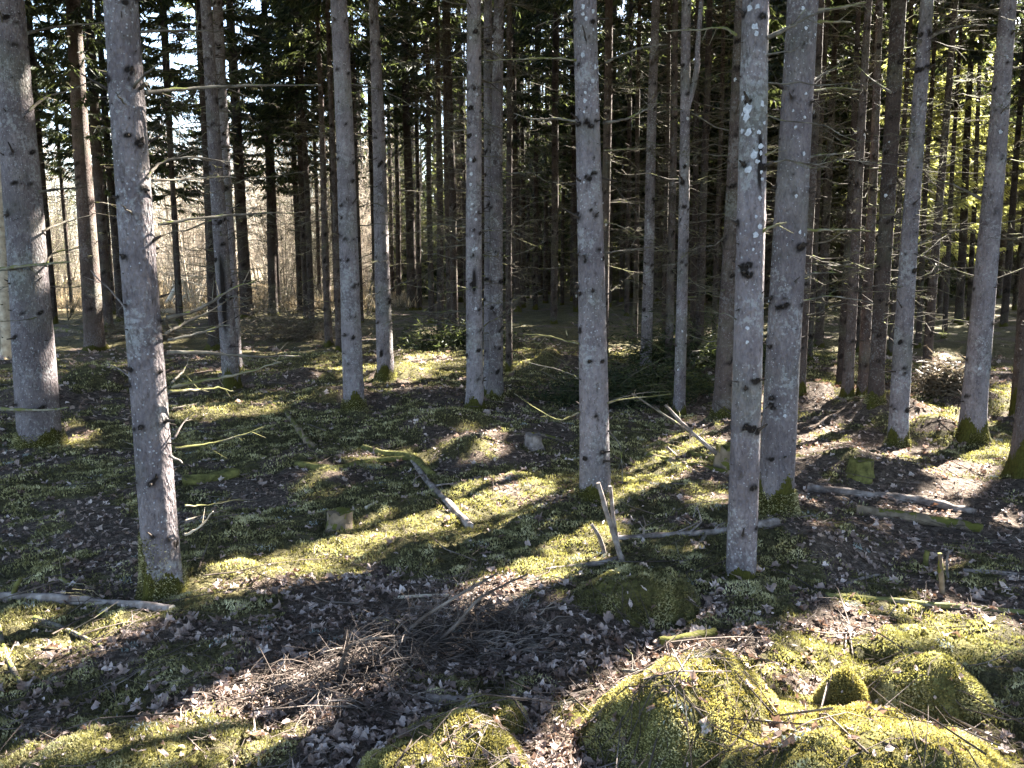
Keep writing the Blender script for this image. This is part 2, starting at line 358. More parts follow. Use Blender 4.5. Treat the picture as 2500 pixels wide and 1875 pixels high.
M['litter'] = mat_simple('twig_litter_bark', [(.3, (.030, .023, .018)), (.5, (.08, .062, .052)), (.72, (.21, .175, .15))], 5)
M['lichen_tuft'] = thin('reindeer_lichen', [(.3, (.17, .19, .17)), (.7, (.34, .36, .33))], .2, (1, 1, 1), 8)
def mat_ground():
    m, n = newmat('forest_floor'); g = NT(n); p = g.pos()
    f1 = g.noise(26, 5, p, .7); f2 = g.noise(120, 3, p, .7); f3 = g.noise(2.0, 3, p)
    soil = g.ramp(g.math('ADD', g.math('MULTIPLY', f1, .6), g.math('MULTIPLY', f2, .4)), [(.34, (.022, .016, .012)), (.5, (.078, .058, .045)), (.62, (.19, .15, .12))])
    mossc = g.ramp(g.math('ADD', g.math('MULTIPLY', f1, .45), g.math('ADD', g.math('MULTIPLY', f2, .3), g.math('MULTIPLY', f3, .25))),
                   [(.36, (.017, .015, .008)), (.48, (.056, .049, .023)), (.6, (.135, .118, .055))])
    a = g.math('ADD', g.attr('moss'), g.math('MULTIPLY', g.math('SUBTRACT', f1, .5), 1.4))
    c = g.mix(g.ramp(a, [(.4, (0, 0, 0)), (.6, (1, 1, 1))]), soil, mossc)
    c = g.mix(g.attr('dry'), c, g.ramp(f1, [(.3, (.16, .12, .07)), (.7, (.32, .26, .17))]))
    g.out(g.bsdf(c, .95, g.bump(g.math('ADD', f1, g.math('MULTIPLY', f2, .5)), .03, .9), .1)); return m
M['ground'] = mat_ground()
def mat_bmoss():
    m, n = newmat('mossy_rock'); g = NT(n); p = g.pos(); f1 = g.noise(30, 5, p, .7); f2 = g.noise(4, 3, p)
    c = g.ramp(g.math('ADD', g.math('MULTIPLY', f1, .6), g.math('MULTIPLY', f2, .4)), [(.36, (.022, .020, .009)), (.5, (.066, .060, .020)), (.64, (.14, .128, .042))])
    g.out(g.bsdf(c, .95, g.bump(f1, .03, .9), .1)); return m
M['rock'] = mat_bmoss()

# ------------------------------------------------------------------ object helpers
COL = sc.collection
def link(name, me, parent=None, loc=None):
    o = bpy.data.objects.new(name, me); COL.objects.link(o)
    if parent: o.parent = parent
    if loc is not None: o.location = loc
    return o
def tag(o, label=None, cat=None, group=None, kind=None):
    if label: o['label'] = label
    if cat: o['category'] = cat
    if group: o['group'] = group
    if kind: o['kind'] = kind
    return o

# ------------------------------------------------------------------ the ground sheet
def build_ground():
    th = np.concatenate([np.radians(np.linspace(-48, 48, 860)), np.radians(np.linspace(48, 312, 60))[1:-1]])
    rs = np.concatenate([np.geomspace(.3, 1.7, 18)[:-1], np.geomspace(1.7, 11, 430)[:-1], np.geomspace(11, 60, 150)[:-1], np.geomspace(60, 1500, 30)])
    R, T = np.meshgrid(rs, th, indexing='ij'); X = R * np.sin(T); Y = R * np.cos(T)
    Z = ground(X, Y); mm = mossmask(X, Y)
    det = fbm(X * 16, Y * 16, 2, 61) - .5; det2 = vn(X * 45, Y * 45, 67) - .5
    Z = Z + np.where(R < 20, (.028 * det + .010 * det2) * (.5 + mm), 0)
    Z = np.where(R > 60, Z * np.clip(1 - (R - 60) / 60, 0, 1), Z)
    n, k = X.shape; V = np.stack([X, Y, Z], -1).reshape(-1, 3)
    i = np.arange(n - 1)[:, None] * k; j = np.arange(k)[None]
    Fc = np.stack([i + j, i + k + j, i + k + (j + 1) % k, i + (j + 1) % k], -1)[:, :, ::-1]
    b = Buf(); dry = np.clip((-.16 * Y - X - 1) / 4, 0, 1) * np.clip((Y - 26) / 5, 0, 1)
    
    b.add(V, Fc, 0, moss=mm, dry=dry)
    c = np.array([[0, 0, float(ground(np.array(0.), np.array(0.)))]]); ring = V[:k]
    b.add(np.vstack([ring, c]), np.array([[q, (q + 1) % k, k] for q in range(k)])[:, ::-1], 0)
    tag(link('ground', b.mesh('ground', [M['ground']])), 'mossy forest floor with brown leaf litter', kind='structure')
build_ground()

# ------------------------------------------------------------------ moss, leaves, twigs on the floor
def sprigs(rng, P, N, size, width, tilt):
    """upright pointed leaflets, one rhombus each"""
    n = len(P); d = nrm(N + rng.normal(0, tilt, (n, 3))); s = nrm(np.cross(d, rng.normal(0, 1, (n, 3))))
    L = size * (.6 + .8 * rng.random(n)); W = width * (.6 + .8 * rng.random(n))
    b = P - d * (L * .25)[:, None]; t = P + d * (L * .75)[:, None]; m = P + d * (L * .2)[:, None] + nrm(np.cross(s, d)) * (W * .3)[:, None]
    V = np.stack([b, m + s * (W / 2)[:, None], t, m - s * (W / 2)[:, None]], 1)
    return V, np.arange(n * 4).reshape(n, 4)
def normals(X, Y, e=.02):
    z0, _ = surf(X, Y); zx, _ = surf(X + e, Y); zy, _ = surf(X, Y + e)
    return nrm(np.stack([-(zx - z0) / e, -(zy - z0) / e, np.ones_like(X)], -1))
bould_objs = []
for i, B in enumerate(BOULD):
    b = Buf(); R = 1.25; n = 90; u = np.linspace(-1, 1, n); ext = max(B['rx'], B['ry']) * R
    rr = np.linspace(0, 1, 60)[:, None]; tt = np.linspace(0, 2 * math.pi, 120, endpoint=False)[None]
    ca, sa = math.cos(B['a']), math.sin(B['a'])
    U = rr * R * np.cos(tt) * B['rx']; W_ = rr * R * np.sin(tt) * B['ry']
    X = B['x'] + U * ca - W_ * sa; Y = B['y'] + U * sa + W_ * ca
    Z = bheight(B, X, Y); Z = np.maximum(Z, ground(X, Y) - .12) + .012 * (fbm(X * 22, Y * 22, 2, 63) - .5)
    V = np.stack([X, Y, Z], -1).reshape(-1, 3); k = 120
    ii = np.arange(59)[:, None] * k; jj = np.arange(k)[None]
    Fc = np.stack([ii + jj, ii + k + jj, ii + k + (jj + 1) % k, ii + (jj + 1) % k], -1)
    b.add(V - np.array([B['x'], B['y'], 0]), Fc, 0)
    o = link('mossy_boulder', b.mesh('mossy_boulder', [M['rock']]), loc=(B['x'], B['y'], 0)); tag(o, B['label'], B['cat'], 'moss-covered boulders')
    bould_objs.append(o)
def scatter_moss():
    rng = np.random.default_rng(3); N = 720000
    r = np.exp(rng.uniform(math.log(1.75), math.log(15), N)); th = np.radians(rng.uniform(-42, 42, N))
    X = r * np.sin(th); Y = r * np.cos(th); Z, k = surf(X, Y); mm = mossmask(X, Y)
    # steep sides of the boulders need more sprigs
    ex = []
    for B in BOULD:
        n = 26000; u = rng.uniform(-1.2, 1.2, (2, n)); m_ = max(B['rx'], B['ry']); ex.append((B['x'] + u[0] * m_, B['y'] + u[1] * m_))
    ex = np.concatenate([np.array(e) for e in ex], 1); ez, ek = surf(ex[0], ex[1]); nz = normals(ex[0], ex[1])[:, 2]
    kp = (ek >= 0) & (rng.random(ex.shape[1]) < np.clip((1 / np.maximum(nz, .15) - 1) * .9, 0, 1)); ex = ex[:, kp]
    X = np.concatenate([X, ex[0]]); Y = np.concatenate([Y, ex[1]]); Z = np.concatenate([Z, ez[kp]]); k = np.concatenate([k, ek[kp]]); mm = np.concatenate([mm, np.ones(kp.sum())]); r = np.hypot(X, Y); N = len(X)
    clump = fbm(X * 11, Y * 11, 2, 81)
    keep = (rng.random(N) < np.where(k >= 0, .9, mm * .72)) & ((clump > .40) | (rng.random(N) < .35))
    X, Y, Z, k, r, clump = [a[keep] for a in (X, Y, Z, k, r, clump)]
    Nn = normals(X, Y); P = np.stack([X, Y, Z + np.clip(clump - .4, 0, 1) * .05], -1)
    sz = .0085 * np.maximum(r / 2.4, .85) ** .62 * np.where(k >= 0, .95, 1.0)
    V, Fc = sprigs(rng, P, Nn, sz * 1.5, sz * .62, .55)
    rnd = np.repeat(np.clip(rng.random(len(P)) * .42 + (clump - .25) * 1.1, 0, 1), 4)
    for q in range(-1, len(BOULD)):
        s = k == q
        if not s.any(): continue
        b = Buf(); v = V[s].reshape(-1, 3)
        if q >= 0: v = v - np.array([BOULD[q]['x'], BOULD[q]['y'], 0])
        b.add(v, np.arange(len(v)).reshape(-1, 4), 0, rnd=rnd.reshape(-1, 4)[s].ravel())
        if q < 0: tag(link('ground_moss', b.mesh('ground_moss', [M['moss']], False)), 'feathery green moss covering the forest floor', 'moss', kind='stuff')
        else: tag(link('moss', b.mesh('moss', [M['moss_y' if q in (0, 1, 2, 4, 5) else 'moss']], False), bould_objs[q]), kind='stuff')
scatter_moss()

def scatter_leaves():
    rng = np.random.default_rng(8)
    outl = np.array([(0, -.5), (.2, -.36), (.42, -.34), (.38, -.08), (.50, .14), (.30, .22), (.22, .38), (0, .52), (-.2, .34), (-.30, .24), (-.46, .18), (-.38, -.05), (-.42, -.30), (-.18, -.36)])
    oval = np.array([(0, -.5), (.14, -.35), (.24, -.1), (.2, .2), (.08, .42), (0, .5), (-.08, .42), (-.22, .18), (-.25, -.12), (-.13, -.36)])
    b = Buf()
    for outline, N in ((outl, 9000), (oval, 30000)):
        r = np.exp(rng.uniform(math.log(1.8), math.log(17), N)); th = np.radians(rng.uniform(-42, 42, N))
        X = r * np.sin(th); Y = r * np.cos(th); mm = mossmask(X, Y); Z, k = surf(X, Y)
        keep = rng.random(N) < np.where(k >= 0, .11, (1 - mm) * .9 + .14)
        X, Y, Z, r = X[keep], Y[keep], Z[keep], r[keep]; n = len(X); Nn = normals(X, Y, .06)
        up = nrm(Nn + rng.normal(0, .27, (n, 3))); a = nrm(np.cross(up, rng.normal(0, 1, (n, 3)))); c = np.cross(up, a)
        S = (rng.uniform(.020, .056, n) if len(outline) == 14 else rng.uniform(.015, .042, n)) * np.maximum(1, r / 7)
        ang = rng.uniform(.1, 1.5, n); ox = outline[:, 0][None] * (1 + .28 * rng.normal(0, 1, (n, len(outline)))); oy = outline[:, 1][None] * (1 + .22 * rng.normal(0, 1, (n, len(outline))))
        hz = np.abs(ox) * ang[:, None] * .6 + (oy ** 2) * rng.uniform(-.7, .8, n)[:, None] + .13 * rng.normal(0, 1, ox.shape)
        P = np.stack([X, Y, Z + .008 + .25 * S * rng.random(n)], -1)
        V = P[:, None] + (a[:, None] * ox[..., None] + c[:, None] * oy[..., None] + up[:, None] * hz[..., None]) * S[:, None, None]
        V = np.concatenate([V, P[:, None]], 1); q = len(outline)
        f = np.array([[i, (i + 1) % q, q] for i in range(q)]); Fc = (np.arange(n) * (q + 1))[:, None, None] + f[None]
        b.add(V, Fc, 0, rnd=np.repeat(rng.random(n) ** 1.35, q + 1))
    tag(link('fallen_leaves', b.mesh('fallen_leaves', [M['leaf']], False)), 'dry brown maple and birch leaves strewn over the floor', 'leaves', kind='stuff')
scatter_leaves()

def scatter_twigs():
    rng = np.random.default_rng(9); b = Buf()
    def lay(N, l0, l1, rad, rmax, lift, curve, cond=None, wx=None):
        if wx is None:
            r = np.exp(rng.uniform(math.log(1.8), math.log(rmax), N)); th = np.radians(rng.uniform(-42, 42, N)); X = r * np.sin(th); Y = r * np.cos(th)
            keep = rng.random(N) < (1.15 - mossmask(X, Y) * .85); X, Y, r = X[keep], Y[keep], r[keep]
        else: X, Y = wx; r = np.hypot(X, Y)
        n = len(X); a = rng.uniform(0, math.pi, n); L = rng.uniform(l0, l1, n) * np.maximum(1, r / 8); cur = rng.normal(0, curve, n)
        pts = []
        for t in (-.5, -.17, .17, .5):
            x = X + np.cos(a + cur * t) * L * t; y = Y + np.sin(a + cur * t) * L * t; z, _ = surf(x, y); pts.append([x, y, z])
        up = rng.random(n) ** 2.5 * lift
        P = [np.stack([x, y, z + .006 + up * (.5 + t * np.sign(cur)) + .01 * (1 - abs(t))], -1) for (x, y, z), t in zip(pts, (-.5, -.17, .17, .5))]
        rr = rad * rng.uniform(.5, 1.3, n) * np.maximum(1, r / 7); rv = rng.random(n)
        for i in range(3):
            V, Fc = prisms(P[i], P[i + 1], rr * (1 - i * .25), rr * (1 - (i + 1) * .25)); b.add(V, Fc, 0)
    lay(3600, .08, .36, .0021, 14, .08, .9); lay(700, .3, .8, .0042, 14, .08, .5); lay(9000, .012, .05, .0016, 8, .01, .5)
    tag(link('twig_litter', b.mesh('twig_litter', [M['litter']])), 'thin dry twigs littering the forest floor', 'twigs', kind='stuff')
    # pale lichen tufts
    b = Buf(); N = 110; r = np.exp(rng.uniform(math.log(1.9), math.log(9), N)); th = np.radians(rng.uniform(-36, 36, N))
    X = np.repeat(r * np.sin(th), 26) + rng.normal(0, .022, N * 26); Y = np.repeat(r * np.cos(th), 26) + rng.normal(0, .018, N * 26); Z, _ = surf(X, Y)
    V, Fc = sprigs(rng, np.stack([X, Y, Z + .008], -1), np.tile([[0, 0, 1.]], (len(X), 1)), .02, .008, .8)
    b.add(V, Fc, 0, rnd=np.repeat(rng.random(len(X)), 4))
    tag(link('ground_lichen', b.mesh('ground_lichen', [M['lichen_tuft']], False)), 'small pale grey lichen tufts on the floor', 'lichen', kind='stuff')
scatter_twigs()

# ------------------------------------------------------------------ dead branches
def branch_arrays(rng, base, az, pitch, L, r0, ntw=9, seg=5, sub=True):
    """base (n,3), az, pitch, L, r0 (n,): limbs with side twigs -> list of (V, F)"""
    n = len(az); out = []
    d = np.stack([np.cos(az) * np.cos(pitch), np.sin(az) * np.cos(pitch), np.sin(pitch)], -1)
    side = np.stack([-np.sin(az), np.cos(az), 0 * az], -1)
    sag = rng.uniform(-.22, .10, n); bend = rng.normal(0, .16, n)
    P = []
    for i in range(seg + 1):
        t = i / seg
        P.append(base + d * (L * t)[:, None] + side * (L * bend * t * t)[:, None] + np.array([0, 0, 1.]) * (L * sag * t * t)[:, None]
                 + (rng.normal(0, .018, (n, 3)) * L[:, None] if i else 0))
    for i in range(seg):
        out.append(prisms(P[i], P[i + 1], r0 * (1 - .82 * i / seg), r0 * (1 - .82 * (i + 1) / seg), 4 if n == 1 else 3))
    PP = np.stack(P, 1)
    m = n * ntw; bi = np.repeat(np.arange(n), ntw); f = rng.uniform(.18, .98, m); fi = np.minimum((f * seg).astype(int), seg - 1); fr = f * seg - fi
    st = PP[bi, fi] * (1 - fr)[:, None] + PP[bi, fi + 1] * fr[:, None]
    dm = nrm(PP[bi, fi + 1] - PP[bi, fi]); sg = np.where(rng.random(m) < .5, 1, -1); ph = rng.uniform(.5, 1.15, m)
    td = nrm(dm * np.cos(ph)[:, None] + side[bi] * (np.sin(ph) * sg)[:, None] + rng.normal(0, .22, (m, 3)) + np.array([0, 0, -.10]))
    tl = L[bi] * (.12 + .30 * rng.random(m)) * (1.15 - .7 * f); tr = r0[bi] * .30 + .0004
    mid = st + td * (tl * .5)[:, None]; end = mid + nrm(td + rng.normal(0, .25, (m, 3))) * (tl * .5)[:, None]
    out.append(prisms(st, mid, tr, tr * .7)); out.append(prisms(mid, end, tr * .7, tr * .3))
    if sub:
        q = rng.integers(0, m, int(m * 1.3)); s2 = mid[q] * .5 + st[q] * .5 * rng.random((len(q), 1)) + mid[q] * .0; s2 = st[q] + (end[q] - st[q]) * rng.uniform(.3, .9, (len(q), 1))
        e2 = s2 + nrm(td[q] + rng.normal(0, .7, (len(q), 3))) * (tl[q] * .32)[:, None]
        out.append(prisms(s2, e2, tr[q] * .6, tr[q] * .25))
    return out
def dead_set(rng, b, zlo, zhi, n, rad, L0, L1, r0, ntw, m=0, axis=None, sub=True, cut=None):
    nwh = max(3, int((zhi - zlo) / .33)); wz = np.linspace(zlo, zhi, nwh) + rng.normal(0, .03, nwh)
    z = wz[rng.integers(0, nwh, n)] + rng.normal(0, .04, n); az = rng.uniform(0, 2 * math.pi, n)
    t = np.clip((z - zlo) / max(zhi - zlo, .1), 0, 1)
    L = rng.uniform(L0, L1, n) * (.55 + .6 * t) * np.where(rng.random(n) < .25, .35, 1)
    ax = axis(z) if axis else np.zeros((n, 2)); rr = rad(z) * .85
    base = np.stack([ax[:, 0] + np.cos(az) * rr, ax[:, 1] + np.sin(az) * rr, z], -1)
    for V, Fc in branch_arrays(rng, base, az, rng.normal(.04, .20, n), L, r0 * (.6 + .6 * rng.random(n)) * (.5 + .5 * L / L1), ntw, 4, sub):
        if cut is not None:
            c = V.reshape(-1, 6, 3); kp = rng.random(len(c)) >= lit_prob(c.mean(1) + np.asarray(cut)); kk = int(kp.sum())
            V, Fc = c[kp].reshape(-1, 3), Fc.reshape(-1, 3, 4)[:kk].reshape(-1, 4)
        b.add(V, Fc, m)
# shared single branches for the nearer trees, 1 m long along +X
PROTO = []
for q in range(12):
    rng = np.random.default_rng(100 + q); b = Buf()
    for V, Fc in branch_arrays(rng, np.zeros((1, 3)), np.zeros(1), np.zeros(1), np.ones(1), np.array([.0085]), [4, 6, 9, 12][q % 4], 7): b.add(V, Fc)
    PROTO.append(b.mesh('dead_branch', [M['dead']]))
# shared whole sets of dead branches for the farther trees
FARSET = []
for q in range(7):
    rng = np.random.default_rng(200 + q); b = Buf()
    dead_set(rng, b, .7, 10, 300, lambda z: .10 + 0 * z, .7, 1.7, .010, 9)
    FARSET.append(b.mesh('dead_branches', [M['dead_far']]))

# ------------------------------------------------------------------ live crowns
def crown(rng, z0, z1, R, n, axis=None, cut=True, origin=(0, 0, 0), mat='needle', width=.07, wood=True, dens_low=.35, clip=1.0, rnd0=0.0, lsc=1.0):
    nb = int((z1 - z0) * 12); zb = z0 + (z1 - z0) * np.sort(rng.random(nb)) ** 1.0; az = rng.uniform(0, 2 * math.pi, nb)
    t = (zb - z0) / (z1 - z0); L = R * ((1 - t) ** .75) * rng.uniform(.65, 1.12, nb) + .12
    L = np.where(t < .12, L * (.5 + 4 * t), L)
    droop = rng.uniform(.25, .6, nb) * (1 - t) - .25 * t
    ax = axis(zb) if axis else np.zeros((nb, 2))
    def curve(i, s):
        rr = L[i] * s; z = zb[i] + L[i] * (-droop[i] * s + .32 * s * s * (1 - t[i] * .5))
        return np.stack([ax[i, 0] + np.cos(az[i]) * rr, ax[i, 1] + np.sin(az[i]) * rr, z], -1)
    p = L * np.where(t < .25, dens_low + (1 - dens_low) * t / .25, 1); p /= p.sum()
    i = rng.choice(nb, n, p=p); s = rng.uniform(.12, 1.0, n) ** .8; st = curve(i, s)
    rad = np.stack([np.cos(az[i]), np.sin(az[i]), 0 * s], -1); sid = np.stack([-np.sin(az[i]), np.cos(az[i]), 0 * s], -1)
    ph = rng.uniform(.3, 1.2, n) * np.where(rng.random(n) < .5, 1, -1)
    d = nrm(rad * np.cos(ph)[:, None] + sid * np.sin(ph)[:, None] + np.array([0, 0, 1.]) * (-rng.uniform(.15, 1.5, n))[:, None])
    l = lsc * rng.uniform(.16, .42, n) * np.clip(L[i] / 1.3, .5, 1.25) * (1.15 - .45 * s)
    e = st + d * l[:, None]; wv = nrm(np.cross(d, rng.normal(0, 1, (n, 3)))); wd = width * rng.uniform(.6, 1.3, n)
    if cut: wd = wd * np.where(st[:, 2] + origin[2] > CAMZ + .335 * math.hypot(origin[0], origin[1]) + .8, max(1.0, .27 / width), 1.0)  # unseen upper sprigs widened to deepen the shade below
    mp = st + d * (l * .4)[:, None]
    mid = mp + np.asarray(origin)
    if cut:
        og = np.asarray(origin); lp = np.maximum(np.maximum(lit_prob(mid), lit_prob(st + og)), lit_prob(e + og)); keep = rng.random(n) >= lp * clip; dn = dark_prob(mid); wd = wd * (1 + 1.2 * dn)  # widened again where their shadow should darken the floor
    else: keep = np.ones(n, bool)
    V = np.stack([st, mp + wv * (wd / 2)[:, None], e, mp - wv * (wd / 2)[:, None]], 1)[keep]
    b = Buf(); k = len(V); b.add(V, np.arange(k * 4).reshape(k, 4), 0, rnd=np.repeat(np.clip(rng.random(k) + rnd0, 0, 1), 4))
    if wood:
        S = np.linspace(0, 1, 5); idx = np.arange(nb)
        if cut:
            mpb = curve(idx, np.full(nb, .5)) + np.asarray(origin); idx = idx[rng.random(nb) >= lit_prob(mpb) * .8]
        for a, c in zip(S[:-1], S[1:]):
            A = curve(idx, np.full(len(idx), a)); B_ = curve(idx, np.full(len(idx), c)); r0 = .004 + .011 * L[idx] / R
            if cut:
                kp = rng.random(len(idx)) >= lit_prob((A + B_) / 2 + np.asarray(origin)); A, B_, r0 = A[kp], B_[kp], r0[kp]
            V, Fc = prisms(A, B_, r0 * (1.1 - a), r0 * (1.1 - c)); b.add(V, Fc, 1)
    return b.mesh('crown', [M[mat], M['dead_far']], False)

# ------------------------------------------------------------------ trunks
def trunk_mesh(rng, H, rb, rt_at, lean, dist, knots=True, lichens=(), mats=('bark',), flare=.45, mossh=.15, nlich=0, zvis=4.0, mossdir=None, scars=()):
    """lean: xy shift per metre of height. rt_at=(z, r). Returns mesh plus axis and radius functions"""
    zr, rr = rt_at; sl_ = (rb - rr) / max(zr, .5); sl_ = max(sl_, .001)
    wob = rng.uniform(-1, 1, 4)
    def axis(z):
        z = np.asarray(z, float); q = np.clip(z, 0, zr)
        o = .012 * np.sin(z * .9 + wob[0] * 3) * np.clip(z, 0, 3) / 3
        return np.stack([lean[0] * q + lean[0] * .3 * np.clip(z - zr, 0, 99) + o, lean[1] * z + .010 * np.sin(z * .7 + wob[1] * 3) * np.clip(z, 0, 3) / 3], -1)
    def radf(z):
        z = np.asarray(z, float); lin = rb - sl_ * z
        tail = (rb - sl_ * zr) * np.clip((H - z) / (H - zr), .03, 1)
        return np.where(z < zr, lin, tail)
    k = int(np.clip(190 / dist, 10, 56)); dz = np.clip(dist * .0036, .014, .14)
    zs = np.concatenate([np.linspace(-.35, .5, max(8, int(.85 / min(dz, .06)))), np.arange(.5 + dz, zvis, dz), np.linspace(zvis + .3, H, 9)])
    th = np.arange(k) * 2 * math.pi / k; Z, T = np.meshgrid(zs, th, indexing='ij')
    r = radf(Z); ph = rng.uniform(0, 6.28); nl = rng.integers(3, 6)
    fl = np.exp(-np.clip(Z + .02, -.2, 9) / .11) * flare
    r = r * (1 + fl * (.45 + .75 * np.clip(np.cos(nl * T + ph), -.3, 1)))
    r = r * (1 + .035 * (fbm(T * 1.6 + 3 * wob[2], Z * 1.3, 2, int(wob[3] * 50) + 60) - .5) * 2)
    dark = np.zeros_like(Z); kn = []
    if knots:
        z = .25 + rng.random() * .2
        while z < min(zvis + .3, H - 1):
            for q in range(rng.integers(4, 8)): kn.append((z + rng.normal(0, .022), rng.uniform(0, 6.283), rng.uniform(.7, 1.3)))
            for q in range(rng.integers(4, 9)): kn.append((z + rng.uniform(.04, .28), rng.uniform(0, 6.283), rng.uniform(.25, .6)))
            z += rng.uniform(.22, .36)
        kn = [q for q in kn if q[0] < zvis]
        for (kz, ka, ks) in kn:
            da = (T - ka + math.pi) % (2 * math.pi) - math.pi; rl = float(radf(kz))
            wz = max(.0095 * ks, dist * .0007); wx = max(.015 * ks, dist * .0010)
            g = np.exp(-((Z - kz) / wz) ** 2 - (da * rl / wx) ** 2) * 1.6 + .3 * np.exp(-((Z - kz + .004) / (wz * 1.8)) ** 2 - (da * rl / (wx * 2.0)) ** 2)
            dark += g * ks; r = r + .004 * ks * np.exp(-((Z - kz) / .02) ** 2 - (da * rl / .03) ** 2)
        dark *= 2.0 * fbm(T * 30, Z * 130, 2, 19)
    for (sz, sa, sh, sw) in scars:
        da = (T - sa + math.pi) % (2 * math.pi) - math.pi
        dark += 1.6 * np.exp(-((Z - sz) / sh) ** 4 - ((da + .25 * (fbm(Z * 9, Z * 0, 2, 5) - .5)) / sw) ** 2)
    A = axis(Z.ravel()).reshape(Z.shape + (2,))
    V = np.stack([A[..., 0] + r * np.cos(T), A[..., 1] + r * np.sin(T), Z], -1)
    md = 1.0 if mossdir is None else (.45 + .55 * np.cos(T - mossdir))
    mossy = np.clip(1.15 - (Z / (mossh * md + .02)) * .6 + .25 * np.cos(3 * T + ph), 0, 1.2) if mossh > 0 else np.zeros_like(Z)
    b = Buf(); i = np.arange(len(zs) - 1)[:, None] * k; j = np.arange(k)[None]
    b.add(V, np.stack([i + j, i + (j + 1) % k, i + k + (j + 1) % k, i + k + j], -1), 0, dark=dark, mossy=mossy)
    b.add(np.vstack([V[-1], V[-1].mean(0)[None] + [0, 0, .03]]), np.array([[q, (q + 1) % k, k] for q in range(k)]), 1)
    if kn:                                             # short broken stubs
        kk = np.array(kn); kk = kk[rng.random(len(kk)) < (.9 if dist < 14 else .5)]
        if len(kk):
            ra = radf(kk[:, 0]); ax = axis(kk[:, 0]); c = np.cos(kk[:, 1]); s = np.sin(kk[:, 1])
            ln = rng.uniform(.010, .042, len(kk)) * kk[:, 2] + np.where(rng.random(len(kk)) < .12, rng.uniform(.02, .10, len(kk)), 0)
            A0 = np.stack([ax[:, 0] + c * ra * .93, ax[:, 1] + s * ra * .93, kk[:, 0]], -1)
            A1 = np.stack([ax[:, 0] + c * (ra + ln), ax[:, 1] + s * (ra + ln), kk[:, 0] + rng.uniform(-.3, .9, len(kk)) * ln], -1)
            V, Fc = prisms(A0, A1, .0085 * kk[:, 2], .004 * kk[:, 2], 5); b.add(V, Fc, 1)
    L = list(lichens)
    for q in range(nlich): L.append((rng.uniform(.5, zvis), rng.uniform(0, 6.283), rng.uniform(.004, .013) * max(1, dist / 7)))
    for (lz, la, ls) in L:
        n = 11; a = np.arange(n) * 2 * math.pi / n; q = ls * (1 + .28 * rng.normal(0, 1, n).clip(-1, 1)); rl = float(radf(lz)) * 1.022 + .0025
        ax = axis(lz)
        tt = la + np.cos(a) * q / rl; zz = lz + np.sin(a) * q * 1.15
        ring = np.stack([ax[0] + rl * np.cos(tt), ax[1] + rl * np.sin(tt), zz], -1); cc = np.array([[ax[0] + (rl + .003) * math.cos(la), ax[1] + (rl + .003) * math.sin(la), lz]])
        b.add(np.vstack([ring, cc]), np.array([[p, (p + 1) % n, n] for p in range(n)]), 2)
    return b.mesh('trunk', [M[mats[0]], M['stub'], M['lichen']]), axis, radf

